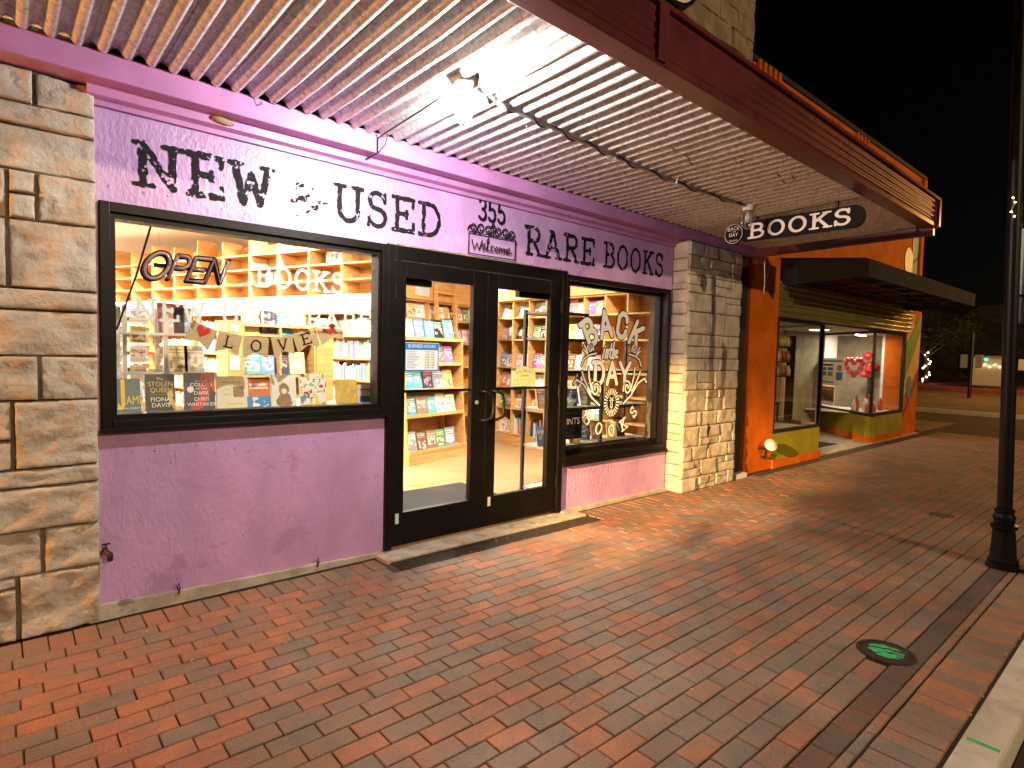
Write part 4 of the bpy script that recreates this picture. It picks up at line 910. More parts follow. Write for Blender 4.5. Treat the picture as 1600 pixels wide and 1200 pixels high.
# case along the right wall
Cc = Case('side_bookcase', (6.33, 3.72), (.0, -1), (-1, 0), 3.1, 'oak bookcase lining the right side wall of the shop')
cu = [.011+.385*k for k in range(9)]
Cc.carcase(.045, 2.39, .38, cu, (.23, .65, 1.0, 1.32, 1.77, 2.12, 2.39)); Cc.part('cornice', 'wood', 0, 3.1, -.38, .02, 2.393, 2.56); Cc.part('plinth', 'wood', 0, 3.1, -.02, .004, .043, .2)
for j, z in enumerate((.23, .65, 1.0, 1.32, 1.77, 2.12)):
    for i in range(8):
        wh = 'on the %s shelf of the oak side wall bookcase' % ORD[j]
        if j == 0 and i in (1, 2): Cc.spines(z, -.03, cu[i]+.02, cu[i+1]-.03, 'shown by its spine '+wh, 'books on the side wall bookcase', .33, objs=False)
        elif i < 6: Cc.faceout(z, -.05, cu[i]+.02, cu[i+1]-.015, 'facing out '+wh, 'books on the side wall bookcase', dens=1.)
# gondola in the middle of the shop
pa, pb = py(378, 560, 2.0), py(494, 560, 2.0)
E_ = Case('island_bookcase', (pa.x, 2.0), (1, 0), (0, -1), pb.x-pa.x, 'low oak island bookcase with wide end panels carrying small white cards')
zt = lambda v: py(430, v, 2.0).z
E_.carcase(.045, zt(508), .35, [.011, E_.L*.5, E_.L-.011], (.12, .5, .85, zt(586), zt(523), zt(508)))
for a0, a1 in ((-.13, -.002), (E_.L+.002, E_.L+.18)):
    e = E_.part('end_panel', 'wood', a0, a1, -.35, .012, .045, zt(504)); E_.box(MB(), a0+.03, a1-.03, .0125, .015, zt(520), zt(511)).build('card', 'plate_white', e)
E_.box(MB(), -.11, -.025, .0125, .015, zt(578), zt(556)).build('card', 'plate_white', e)
for z, w in ((zt(586), 'middle'), (zt(523), 'top'), (.85, 'lower')): E_.faceout(z, -.05, .03, E_.L-.03, 'facing out on the %s shelf of the oak island bookcase' % w, 'books on the island bookcase', dens=1., hmax=.24)
gA = 'books on the long wall bookcase'
for i in range(5):
    a0, a1 = ups[2*i]+.02, ups[2*i+2]-.02
    for j, z in enumerate((.56, .85, 1.14, 1.43, 1.73)):
        wh = 'on the %s shelf of the long oak wall bookcase' % ORD[j+1]
        if i == 0 and j in (2, 3): A.spines(z, .09, a0, a1-.3, 'shown by its spine '+wh, gA, .26, objs=(j == 3))
        elif (i+j) % 3 == 0: A.spines(z, .09, a0, a1-.2, wh, gA, objs=False)
        else: A.faceout(z, .05, a0, a1, 'facing out '+wh, gA, dens=1.)
for a0, a1, z in ((.72, 1.02, 2.72), (1.95, 2.3, 2.50), (.08, .3, 2.94), (3.9, 4.1, 2.5)): A.spines(z, -.06, a0, a1, '', gA, .19, objs=False)
if far_books.f:
    tag(far_books.build('far_books', ['cover_'+k for k in CK]+['paper']), 'more face-out books on the far shelves of the long wall bookcase', 'books', kind='stuff')
if extra.f:
    extra.m = [rng.randint(0, len(BKEYS)) for _ in range(len(extra.f)//6) for _ in range(6)]
    o = extra.build('spine_rows', ['cover_'+k for k in BKEYS]); tag(o, 'far rows of small book spines packed on the shop shelves', 'books', kind='stuff')
# ---- left window display
led = MB().box(.44, 2.19, .14, .62, 1.085, 1.13).build('display_ledge', 'pale_wood'); tag(led, 'pale board ledge behind the left shop window holding a row of books', 'ledge')
for x in (.5, 1.3, 2.1): MB().box(x, x+.04, .2, .58, FZ, 1.085).build('ledge_support', 'wood', led)
ttl = [(182, 221, 592, 'teal', 'dark teal book with a tall yellow letter J in the window row'), (228, 275, 585, 'black', 'charcoal book with gold title between the teal and the navy book'), (289, 337, 583, 'navy', 'navy and red book with white title and round sticker in the window row'),
 (340, 389, 588, 'cream', 'plain cream book with a small square picture in the window row'), (387, 424, 593, 'orange', 'orange over blue book in the window row'), (426, 464, 585, 'white', 'off-white book with a brown furry figure in the window row'),
 (471, 511, 584, 'yellow', 'white picture book sprinkled with yellow and blue in the window row'), (527, 560, 593, 'yellow', 'pale gold book standing near the right jamb of the left window'), (562, 582, 601, 'blue', 'small blue and white book tucked against the window jamb')]
mat('cv_teal', (.085, .15, .15), .4, var=.1); mat('cv_char', (.035, .032, .028), .4, var=.3); mat('cv_navy', (.03, .02, .07), .4, var=.3); mat('cv_cream', (.80, .74, .55), .5, var=.06); mat('gold', (.72, .50, .16), .4, var=.2)
mat('cv_red', (.55, .02, .03), .4, var=.1); mat('cv_orange', (.70, .17, .04), .4, var=.1); mat('cv_blue', (.06, .25, .55), .4, var=.2); mat('cv_white', (.82, .80, .72), .5, var=.05); mat('cv_brown', (.33, .20, .10), .5, var=.3, scale=30); mat('yellow', (.85, .55, .03), .4, var=.08); mat('lime', (.45, .55, .06), .5, var=.1)
YB = .27; tl = R(-10)
for k, (u0, u1, vt, key, lab) in enumerate(ttl):
    a, b = py(u0, 620, YB), py(u1, 620, YB); top = py((u0+u1)/2, vt, YB+.03).z; w = b.x-a.x; h = (top-1.13)/math.cos(tl); cx = (a.x+b.x)/2
    bm = {0: 'cv_teal', 1: 'cv_char', 2: 'cv_navy', 3: 'cv_cream', 4: 'cv_orange', 5: 'cv_white', 6: 'cv_white', 7: 'gold', 8: 'cv_white'}[k]
    MT = Matrix.Translation((cx, YB, 1.131)) @ Matrix.Rotation(random.uniform(-.08, .05), 4, 'Z') @ Matrix.Rotation(tl, 4, 'X')
    root = tag(place('display_book', bookmb(w, h, .028).mesh('book', [bm, 'paper'])), lab, 'book'); root.matrix_world = MT
    def cpt(x, z, d=.0015): return tuple(MT @ Vector((x, -d, z)))
    def patch(x0, x1, z0, z1, mt, d=.001, name='print'):
        o = MB().add([cpt(x, z, d) for x, z in ((x0*w, z0*h), (x1*w, z0*h), (x1*w, z1*h), (x0*w, z1*h))], [(0, 1, 2, 3)]).build(name, mt); o.parent = root; o.matrix_parent_inverse = MT.inverted(); return o
    def blob(fn, mt, d=.001, res=.02):
        mb = MB(); outline(mb, fn, (-.5, .5, 0, 1), res, lambda a_, b_, t: cpt(a_*w, b_*h, d)); o = mb.build('print', mt); o.parent = root; o.matrix_parent_inverse = MT.inverted()
    def tx(s_, size, x, z, mt, al='CENTER', sx=1.):
        o = text(s_, size, lambda a_, b_: cpt(x*w+a_, z*h+b_, .002), mt, None, align=al, sx=sx); o.parent = root; o.matrix_parent_inverse = MT.inverted()
    if k == 0:
        patch(-.30, -.14, .22, .98, 'yellow'); blob(lambda X, Y: sdist(X, Y, [(-.22, .25), (-.25, .17), (-.36, .16), (-.40, .24)], .05), 'yellow', .0012); tx('AMES', .075, -.10, .26, 'yellow', 'LEFT', .62); tx('PERCIVAL EVERETT', .016, 0, .12, 'white_print')
    elif k == 1:
        tx('The', .026, 0, .84, 'gold'); tx('STOLEN', .043, .02, .68, 'gold', sx=.9); tx('QUEEN', .043, .04, .52, 'gold', sx=.9); patch(-.35, .35, .455, .46, 'gold'); tx('FIONA', .040, 0, .28, 'white_print', sx=.95); tx('DAVIS', .040, 0, .13, 'white_print', sx=.95)
        blob(lambda X, Y: np.maximum(sdist(X, Y, [(.46, .12), (.30, .46)], .10)+vnoise(X+1, Y+1, 14, 3)*.12-.05, X-.49), 'gold', .0008)
    elif k == 2:
        blob(lambda X, Y: np.maximum(np.abs(X-.22+.9*(Y-.7)**2-.25*vnoise(X+1, Y+1, 6, 2)+.1)-.17, X-.49), 'cv_red', .0008)
        for s_, zz, sz_ in (('ALL THE', .76, .020), ('COLORS', .64, .034), ('OF THE', .55, .020), ('DARK', .42, .034), ('CHRIS', .26, .034), ('WHITAKER', .12, .034)): tx(s_, sz_, .05, zz, 'white_print')
        blob(lambda X, Y: np.hypot(X+.30, (Y-.56)*h/w)-.11, 'white_print', .0012)
    elif k == 3: patch(.02, .36, .36, .68, 'cv_brown'); patch(-.36, .30, .80, .83, 'gold'); patch(-.30, -.08, .60, .62, 'gold'); patch(-.30, -.1, .44, .46, 'gold'); patch(-.2, .3, .14, .18, 'gold')
    elif k == 4:
        patch(-.5, .5, .0, .42, 'cv_blue'); blob(lambda X, Y: vnoise(X+1, Y+1, 9, 5)-.42+np.maximum(0, Y-.36)*9, 'white_print', .0014); patch(-.4, .35, .78, .86, 'white_print'); patch(-.4, .4, .66, .74, 'cv_cream')
    elif k == 5: blob(lambda X, Y: np.minimum(np.hypot(X*1.1, (Y-.55)*1.35)-.27+vnoise(X+1, Y+1, 12, 7)*.07, np.hypot(X*.9, (Y-.18)*1.2)-.32+vnoise(X+1, Y+1, 10, 9)*.09), 'cv_brown'); blob(lambda X, Y: np.hypot(X, (Y-.48)*1.3)-.11, 'cv_cream', .0013)
    elif k == 6:
        blob(lambda X, Y: vnoise(X+1, Y+1, 9, 11)-.33+(Y-.3)*.35, 'yellow'); blob(lambda X, Y: vnoise(X+4, Y+1, 11, 13)-.24, 'cv_blue', .0012); blob(lambda X, Y: vnoise(X+7, Y+3, 12, 17)-.2, 'cv_red', .0014); blob(lambda X, Y: vnoise(X+9, Y+3, 12, 19)-.25, 'lime', .0016)
    elif k == 7: blob(lambda X, Y: vnoise(X+2, Y+1, 8, 21)-.4, 'yellow')
    else: patch(-.45, .45, .1, .4, 'cv_blue'); patch(-.4, .4, .7, .78, 'cv_orange')
# LOVE bunting on a string
bu = empty('love_bunting', (1.35, .10, 1.6), 'burlap bunting spelling LOVE between two red hearts in the window', 'bunting')
Zb = lambda zx, zy: py(150+zx/3.157, 300+zy/3.157, .10)
tops = [((480, 632), (600, 690)), ((607, 684), (722, 712)), ((727, 714), (852, 722)), ((862, 720), (966, 706)), ((968, 702), (1080, 672)), ((1085, 668), (1200, 636))]
sp = [Zb(430, 600)]
for k, (t0, t1) in enumerate(tops):
    a, b = Zb(*t0), Zb(*t1); sp += [a, b]; e = (b-a); w = e.length; e.normalize(); dn = Vector((e.z, 0, -e.x)); dn = dn if dn.z < 0 else -dn; h = .135
    q = lambda s, t, d=0.: tuple(a+e*(s*w)+dn*(t*h)+Vector((0, -d, 0)))
    out = [(0, 0), (1, 0), (.99, 1), (.5, .74), (.01, 1)]
    mb = MB(); mb.prism(out, lambda s, t, d: q(s, t, d), 0., .0025); pn = mb.build('pennant', 'burlap', bu)
    mb = MB(); yo = .006
    if k in (0, 5): outline(mb, lambda X, Y: (X*1.15)**2+(Y-.62*np.sqrt(np.abs(X)+1e-4))**2*1.1-.085, (-.42, .42, -.42, .72), .02, lambda x, y, t: q(.5+x, .40-y*.78, yo))
    else:
        c = 'LOVE'[k-1]; wd = G[c][0]; fn = glyph_field(c, .058, .028); outline(mb, fn, (-.2, wd+.2, -.2, 1.2), .03, lambda x, y, t: q(.5+(x-wd/2)*.52, .66-y*.52, yo))
    mb.build('heart' if k in (0, 5) else 'letter', 'red_felt' if k in (0, 5) else 'black_paint', pn)
sp.append(Zb(1330, 560)); MB().tube(sp, .003, 5).build('string', 'burlap', bu)
# neon OPEN sign, switched off
ne = empty('open_sign', (.9, .15, 1.93), 'unlit pinkish neon tube OPEN sign hung on chains in the window', 'sign')
xo = [(.655, .80), (.80, .905), (.90, 1.02), (1.005, 1.13)]; gs = {'O': [arc(.5, .5, .42, .5, 0, 360, 26)], 'P': [[(.12, 0), (.12, 1)], [(.12, 1), (.5, 1)]+arc(.55, .74, .3, .26, 90, -90, 10)+[(.12, .48)]], 'E': [[(.9, 1), (.12, 1), (.12, 0), (.9, 0)], [(.12, .5), (.72, .5)]], 'N': [[(.1, 0), (.1, 1), (.8, 0), (.8, 1)]]}
for k, c in enumerate('OPEN'):
    x0, x1 = xo[k]; w = x1-x0; zl, zh = 1.955, 2.10; f = lambda a, b, y: (x0+a*w+.055*b-.02, y, zl+b*(zh-zl)+(.012 if c == 'O' else 0)*(b-.5))
    mb = MB()
    def fld(X, Y):
        D = np.full(X.shape, 9.)
        for s in gs[c]: D = np.minimum(D, sdist(X, Y, s, .125))
        return D
    outline(mb, fld, (-.3, 1.3, -.3, 1.3), .04, lambda a, b, t: f(a, b, .160+t), .006); lt = mb.build('letter_backing', 'black_paint', ne)
    mb = MB()
    for s in gs[c]: mb.tube([f(a, b, .149) for a, b in s], .0105, 8)
    mb.build('tube', 'neon_off', lt, smooth=True)
MB().box(.72, 1.06, .170, .176, 2.02, 2.045).build('backing_bar', 'black_paint', ne)
for xa, xb in ((.755, .735), (1.10, 1.13)):
    mb = MB(); n = 14
    for i in range(n):
        za, zb = 2.11+(2.33-2.11)*i/n, 2.11+(2.33-2.11)*(i+.75)/n; xx = xa+(xb-xa)*i/n; d = .003 if i % 2 else 0
        mb.tube([(xx-d, .165, za), (xx+d, .165+.003*(1-(i % 2)*2), (za+zb)/2), (xx-d, .165, zb)], .0018, 4)
    mb.build('chain', 'steel', ne)
cb = MB().tube([tuple(py(238, 345, .2)), tuple(py(213, 430, .2)), tuple(py(182, 515, .2))], .006, 6).build('power_cable', 'dark_metal'); tag(cb, 'taut black cable running slantwise behind the unlit OPEN sign', 'cable')
# card spinner and glass shelf rack behind the ledge
rk = empty('glass_shelf_rack', (.9, .8, FZ), 'grey metal rack with glass shelf behind the left window books', 'rack')
for x, y in ((.655, .8), (.9, .8), (.655, 1.1), (.9, 1.1), (1.2, .8), (1.2, 1.1)): MB().box(x-.014, x+.014, y-.014, y+.014, FZ, 1.82 if x < 1 else 1.345).build('post', 'steel', rk)
for z in (1.345, 1.62): MB().box(.62, 1.22 if z < 1.5 else 1.1, .79, 1.12, z, z+.012).build('shelf', 'jar_glass', rk); MB().box(.62, 1.22 if z < 1.5 else 1.1, .778, .79, z-.004, z+.016).build('shelf_edge', 'steel', rk)
for k, (x, z, key, s) in enumerate(((.99, 1.36, 'yellow', SIZES[2]), (1.10, 1.36, 'cream', SIZES[2]), (.95, 1.635, 'pink', SIZES[3]), (1.03, 1.635, 'blue', SIZES[2]))):
    put_book(key, s, (x, .86, z), 0, R(-10), 'standing on the %s glass shelf of the grey rack' % ('lower' if z < 1.5 else 'upper'), 'books on the glass rack')
spn = empty('card_spinner', (.86, 1.55, FZ), 'white wire spinner rack full of small picture cards', 'card rack')
MB().lathe((.86, 1.55, FZ), [(.2, 0), (.2, .02), (.02, .03), (.015, 1.85), (.01, 1.86)], 14).build('pole', 'white_plastic', spn)
for j in range(4):
    for i in range(6):
        a = i*math.pi/3+.3; c, s = math.cos(a), math.sin(a); z = 1.26+j*.15; ctr = Vector((.86+.12*c, 1.55+.12*s, z)); tv = Vector((-s, c, 0)); ov = Vector((c, s, 0))
        MB().add([tuple(ctr+tv*x+ov*(.02+zz*.25)+Vector((0, 0, zz))) for x, zz in ((-.055, 0), (.055, 0), (.055, .13), (-.055, .13))], [(0, 1, 2, 3)]).build('card', 'cover_'+random.choice(('cream', 'white', 'white', 'red', 'yellow', 'brown')), spn)
        MB().tube([tuple(ctr+tv*-.06+ov*.03+Vector((0, 0, .03))), tuple(ctr+tv*.06+ov*.03+Vector((0, 0, .03)))], .002, 4).build('wire', 'white_plastic', spn)
# door mat and metal display rack by the right window
tag(MB().box(2.3, 4.0, .2, 1.48, FZ+.006, FZ+.016).build('door_mat', 'floor_mat', bevel=.004), 'dark ribbed entrance mat just inside the shop door', 'mat')
mr = empty('metal_display_rack', (5.2, .65, FZ), 'black metal display rack with wooden boards behind the right window', 'rack')
for x, y, z1 in ((4.34, .82, 2.02), (4.34, .45, 2.02), (5.2, .45, 1.38), (5.2, .82, 1.38), (6.08, .45, 1.75), (6.08, .82, 1.75)): MB().box(x-.016, x+.016, y-.016, y+.016, FZ, z1).build('post', 'dark_metal', mr)
for z, x0, x1 in ((.10, 4.34, 6.08), (.56, 4.34, 6.08), (.97, 4.34, 6.08), (1.375, 4.34, 6.08), (1.72, 4.34, 4.95), (2.0, 4.34, 4.95)):
    MB().box(x0, x1, .45, .82, z-.022, z).build('board', 'pale_wood', mr)
    for y in (.437, .821): MB().box(x0+.017, x1-.017, y, y+.012, z-.03, z+.002).build('rail', 'dark_metal', mr)
for z in (.56, .97, 1.375):
    x = 4.42
    wn_ = {'.56': 'lower', '.97': 'middle', '1.375': 'upper'}[('%g' % z).replace('0.', '.')]
    while x < 6.0:
        s = random.choice(SIZES); put_book(random.choice(('yellow', 'orange', 'white', 'red', 'green', 'cream', 'blue', 'black')), s, (x, .56+random.uniform(-.03, .1), z+.003), random.uniform(-.5, .2), R(-14), 'leaning on the %s board of the black metal rack' % wn_, 'books on the black metal rack'); x += s[0]+random.uniform(.05, .16)
for x, z, k in ((4.5, 1.723, 'white'), (4.72, 1.723, 'yellow'), (4.5, .103, 'white')): put_book(k, (.16, .24, .06), (x, .6, z), -.5, R(-8), 'leaning beside the post of the black metal rack by the door', 'books by the rack post')
ps = empty('print_sign', (4.6, .5, .56), 'small black chalk sign reading PRINTS on the metal rack', 'sign')
MB().prism([(4.43, .64), (4.83, .64), (4.83, .95), (4.43, .95)], lambda a, b, t: (a, t, b), .40, .41).build('board', 'black_paint', ps); text('PRINTS', .10, lambda a, b: (4.63+a, .398, .80+b), 'white_print', ps, align='CENTER')
wb = put_book('yellow', (.30, .26, .10), (4.62, .52, 1.378), -.2, R(-5), 'of large format standing on the upper board end of the metal rack', 'large rack books')
# ================================================================== NEXT SHOP
nb = empty('orange_shop_building', (11.4, 0, 0), 'orange shop with olive corrugated band, black awning and recessed entrance', 'building')
up = MB().box(7.45, 14.9, .0, .3, 2.66, 5.40).box(7.45, 14.9, .3, 6, 5.2, 5.40).build('upper_wall', 'orange_paint', nb)
MB().box(7.40, 14.95, -.03, .34, 5.401, 5.47).build('coping', 'awning_black', nb)
for x in [7.52+.14*k for k in range(5)]: MB().box(x, x+.07, -.05, -.001, 3.4, 5.44).build('flute', 'orange_paint', up)
for x in [11.0+.16*k for k in range(4)]: MB().box(x, x+.08, -.03, -.001, 5.05, 5.40).build('flute', 'orange_paint', up)
MB().box(14.72, 14.9, -.05, -.001, 2.7, 5.38).build('corner_post', 'orange_paint', up)
for cx, cz_, rx, rz, an in ((14.55, 4.05, .20, .42, -8), (14.15, 3.60, .26, .30, 20), (14.62, 3.35, .22, .36, 0)):
    mb = MB(); ca, sa = math.cos(R(an)), math.sin(R(an))
    for (g_, y, mt) in ((.03, -.004, 'black_paint'), (0., -.007, 'mural_sage')):
        MB().prism([(cx+(rx+g_)*math.cos(R(a))*ca-(rz+g_)*math.sin(R(a))*sa, cz_+(rx+g_)*math.cos(R(a))*sa+(rz+g_)*math.sin(R(a))*ca) for a in range(0, 360, 12)], lambda a, b, t: (a, t, b), y, y+.002).build('mural_petal', mt, up)
MB().lathe((0, 0, 0), [(.10, 0), (.10, .05), (.06, .06)], 16).build('wall_light', 'white_plastic', up).matrix_local = Matrix.Translation((12.05, 0, 3.95)) @ Matrix.Rotation(R(90), 4, 'X')
MB().box(7.46, 8.262, -.11, .2, 0, 2.93).build('pilaster', 'orange_paint', nb, bevel=.008)
p2 = MB().box(14.33, 15.36, .03, .4, 0, 2.66).build('pilaster', 'orange_paint', nb, bevel=.008)
def pm(poly, mt, y=.026): MB().prism(poly, lambda a, b, t: (a, t, b), y, y+.003).build('mural_shape', mt, p2)
pm([(14.34, 1.05), (15.35, 2.25), (15.35, 1.45), (14.34, .75)][::1], 'mural_cream'); pm([(14.34, 1.10), (15.35, 2.30), (15.35, 2.62), (14.34, 1.85)], 'mural_green', .0225); pm([(14.34, 1.9), (14.9, 2.33), (14.9, 2.6), (14.34, 2.5)], 'mural_cream', .021)
pm([(14.34, .35), (15.35, 1.35), (15.35, 1.22), (14.34, .25)], 'mural_purple', .019); pm([(14.72+.16*math.cos(R(a)), 1.02+.24*math.sin(R(a))) for a in range(0, 360, 15)], 'mural_blue', .017); pm([(14.6+.14*math.cos(R(a)), 2.48+.10*math.sin(R(a))) for a in range(0, 360, 20)], 'mural_sage', .017)
MB().box(15.1, 15.36, .4, 6, 0, 5.2).build('side_wall', 'orange_paint', nb); MB().box(14.34, 15.09, .401, .45, 0, 2.13).build('inner_lining', 'white_wall', nb); MB().box(15.05, 15.095, .46, 5, 0, 2.13).build('inner_lining', 'pale_wood', nb)
# olive ribbed band
vs = []; fs = []; n = 60
for k in range(n+1):
    z = 2.155+.51*k/n; y = -.06-.022*math.sin(2*math.pi*k/n*6.0)
    vs += [(8.263, y, z), (14.328, y, z)]
for k in range(n): fs.append((2*k, 2*k+1, 2*k+3, 2*k+2))
MB().add(vs, fs).build('ribbed_band', 'olive_sheet', nb, smooth=True)
MB().box(8.263, 14.328, -.03, .1, 2.13, 2.15).build('band_trim', 'dark_metal', nb)
# left display bay
def bay(pts, y_back, base_h=.12, sill=.54, head=2.13):
    pass
b1 = MB().box(8.263, 9.86, -.11, .1, .12, .50).build('stall_riser', 'olive_paint', nb); MB().box(8.263, 9.9, -.13, .1, 0, .12).build('base', 'orange_paint', nb)
w1 = frame(MB(), 8.263, 9.86, .50, 2.13, .03, .03, .04, .05, -.115, -.06).build('window', 'dark_metal', nb); MB().box(8.293, 9.83, -.092, -.088, .55, 2.09).build('pane', 'pane', w1)
def slab(mb, p, q, z0, z1, th, off=0.):
    p = Vector(p); q = Vector(q); d = (q-p).normalized(); n_ = Vector((-d.y, d.x)); a = p+n_*off; b = q+n_*off; c = b+n_*th; e = a+n_*th
    return mb.prism([tuple(a), tuple(b), tuple(c), tuple(e)], lambda x, y, t: (x, y, t), z0, z1)
# far display bay: front and splayed return
fc, fr, fb = (12.47, .0), (14.33, .0), (13.62, 1.42)
slab(MB(), fc, fr, .12, .50, .1).build('stall_riser', 'olive_paint', nb); slab(MB(), fc, fb, .12, .50, -.1).build('stall_riser', 'olive_paint', nb)
slab(MB(), fc, fr, 0, .12, .12, -.02).build('base', 'orange_paint', nb); slab(MB(), fc, fb, 0, .12, -.12, .02).build('base', 'orange_paint', nb)
w2 = MB(); slab(w2, fc, fr, .50, .56, .06); slab(w2, fc, fr, 2.09, 2.13, .06); w2.box(14.25, 14.33, 0, .06, .56, 2.09); w2 = w2.build('window', 'dark_metal', nb)
MB().box(12.50, 14.25, .02, .024, .56, 2.09).build('pane', 'pane', w2)
w3 = MB(); slab(w3, fc, fb, .50, .56, -.06, -.001); slab(w3, fc, fb, 2.09, 2.13, -.06, -.001); w3.box(12.455, 12.495, -.015, .03, .56, 2.09); w3 = w3.build('window', 'dark_metal', nb)
slab(MB(), (12.5, .04), fb, .56, 2.09, -.004, -.02).build('pane', 'pane', w3)
# left bay's own splayed return
slab(MB(), (9.85, -.08), (10.75, 1.42), .0, .50, .08).build('stall_riser', 'olive_paint', nb)
w4 = MB(); slab(w4, (9.85, -.08), (10.75, 1.42), .5, .55, .05); slab(w4, (9.85, -.08), (10.75, 1.42), 2.09, 2.13, .05); w4 = w4.build('window', 'pale_wood', nb); slab(MB(), (9.87, -.07), (10.75, 1.42), .55, 2.09, .004, .02).build('pane', 'pane', w4)
for (x, y) in ((9.845, -.075),): MB().box(x-.015, x+.015, y-.03, y+.03, .5, 2.13).build('corner_bar', 'steel', nb)
struct('entry_floor', MB().box(7.45, 15.36, -.05, 6, -.3, .006), 'concrete')
MB().box(8.27, 15.1, .1, 6, 2.135, 2.18).build('soffit', 'white_wall', nb)
dn = MB().box(10.78, 11.15, 1.42, 1.5, .01, 2.13).box(11.95, 13.62, 1.42, 1.5, .01, 2.13).build('entrance_wall', 'pale_wood', nb)
ed = frame(MB(), 11.15, 11.95, .02, 2.1, .09, .09, .1, .2, 1.44, 1.49).build('door', 'wood_dark', nb); MB().box(11.24, 11.86, 1.46, 1.464, .22, 2.0).build('pane', 'pane', ed)
for nm, bx in (('display_floor', (8.27, 9.8, .1, 1.4, .48, .5)), ('display_floor', (12.9, 14.3, .1, 1.4, .5, .52)), ('back_wall', (8.27, 15.1, 5.0, 5.1, 0, 2.13)), ('display_back', (13.65, 14.33, 1.35, 1.4, .5, 2.13)), ('party_wall', (8.2, 8.262, .2, 5, 0, 2.13))):
    MB().box(*bx).build(nm, 'white_wall' if 'display' in nm else 'pale_wood', nb)
tag(MB().box(10.9, 11.7, .3, .85, .0062, .018).build('entry_mat', 'floor_mat'), 'dark mat lying in the recessed entrance of the orange shop', 'mat')
el = empty('entry_light', (11.3, .55, 2.13), 'flat glowing round light in the entrance ceiling of the orange shop', 'lamp')
MB().lathe((11.3, .55, 2.134), [(.2, 0), (.2, -.02), (.17, -.03)], 24).build('rim', 'white_plastic', el); MB().lathe((11.3, .55, 2.103), [(.165, 0), (.15, -.012), (.02, -.02)], 24).build('diffuser', 'warm_tube', el)
light('entry_glow', 'AREA', (11.3, .55, 2.07), 16, (1, .72, .38), el, size=.3)
for k, (x, y, w) in enumerate(((9.0, 2.6, 14), (13.8, .7, 26), (12.6, 3.4, 14))):
    t = empty('shop_tube_light', (x, y, 2.1), ('bluish white tube light over the bottles in the orange shop', 'white tube light above the red balloons in the shop window', 'white tube light deep inside the orange shop')[k], 'lamp')
    MB().box(x-.3, x+.3, y-.05, y+.05, 2.11, 2.133).build('housing', 'white_plastic', t); MB().tube([(x-.28, y, 2.095), (x+.28, y, 2.095)], .014, 8).build('tube', 'downlight', t); light('tube_glow', 'AREA', (x, y, 2.075), w, (1, .86, .66), t, size=.4)
# goods in the windows
sh = empty('bottle_shelf', (9.7, .5, .5), 'dim shelf of small bottles behind the left window of the orange shop', 'shelf')
for z in (1.28, 1.52, 1.76): MB().box(9.40, 10.12, .42, .6, z-.02, z).build('board', 'dark_metal', sh)
for x in (9.40, 10.11): MB().box(x, x+.02, .44, .58, .5, 1.95).build('upright', 'dark_metal', sh)
bt = MB().lathe((0, 0, 0), [(.028, 0), (.028, .1), (.011, .13), (.011, .17)], 10); btm = [bt.mesh('bottle', q, True) for q in ('gold', 'white_plastic', 'cv_brown', 'bottle_red')]
for z, wd in ((1.28, 'lower'), (1.52, 'middle'), (1.76, 'upper')):
    for k in range(9):
        q = random.randrange(4); o = place('bottle', btm[q], (9.46+k*.073+random.uniform(-.01, .01), .5, z)); tag(o, 'small %s bottle on the %s board of the dim bottle shelf' % (('golden', 'white', 'brown', 'red')[q], wd), 'bottle', 'bottles on the dim shelf')
tb = empty('display_table', (9.6, .7, .5), 'small dark table with thin legs in the dim left display window', 'table')
MB().box(9.3, 9.9, .55, .95, .80, .83).build('top', 'dark_metal', tb)
for x, y in ((9.33, .58), (9.87, .58), (9.33, .92), (9.87, .92)): MB().box(x-.012, x+.012, y-.012, y+.012, .5, .80).build('leg', 'dark_metal', tb)
tag(MB().box(8.35, 9.6, .6, .64, 1.18, 1.25).build('red_garland', 'balloon_red'), 'red tinsel strip stretched across the dim left display window', 'garland')
he = empty('heart_balloons', (13.05, .55, 1.1), 'heart shaped ring of glossy red balloons in the display window', 'balloons')
def ball(c, r, par, mt='balloon_red', n=10):
    MB().lathe(c, [(r*math.sin(math.pi*k/8)+.001, -r*math.cos(math.pi*k/8)) for k in range(9)], n).build('balloon', mt, par, smooth=True)
HC = py(1334, 572, .75); HD = py(1360, 578, .8); HE = py(1356, 556, .8)
for k in range(16):
    a = 2*math.pi*k/16; hx = .16*math.sin(a)**3*1.15; hz = (.13*math.cos(a)-.05*math.cos(2*a)-.02*math.cos(3*a))*1.25; ball((HC.x+hx*.755, HC.y-hx*.656, HC.z+hz), .058, he)
h2 = empty('balloon_column', (13.55, .6, .52), 'dark stand topped with red balloons beside the heart ring', 'balloons')
for k in range(9): ball((HD.x+random.uniform(-.2, .25), HD.y+random.uniform(-.1, .1), HD.z+random.uniform(-.12, .12)), .075, h2)
ball(tuple(HE), .09, h2); MB().tube([(HD.x, HD.y, .52), (HD.x, HD.y, 1.2)], .05, 10).build('stand', 'dark_metal', h2)
for k in range(11):
    x, y = 12.95+k*.11+random.uniform(-.02, .02), .28+random.uniform(0, .3); h = random.choice((.6, .9, 1.3, 1.7))
    o = MB().lathe((x, y, .522), [(.045, 0), (.045, .13*h), (.02, .16*h), (.02, .2*h)], 12).build('candle_jar', 'bottle_red' if k % 3 else 'cv_cream', smooth=True); tag(o, 'small %s jar standing on the display floor under the red balloons' % ('red' if k % 3 else 'cream'), 'jar', 'jars under the red balloons')
def rp(t, z, off=.03):   # point on the splayed return glass, t from the corner inwards
    p = Vector((12.5, .04)).lerp(Vector(fb), t); d = (Vector(fb)-Vector((12.5, .04))).normalized(); n_ = Vector((-d.y, d.x)); return (p.x+n_.x*off, p.y+n_.y*off, z)
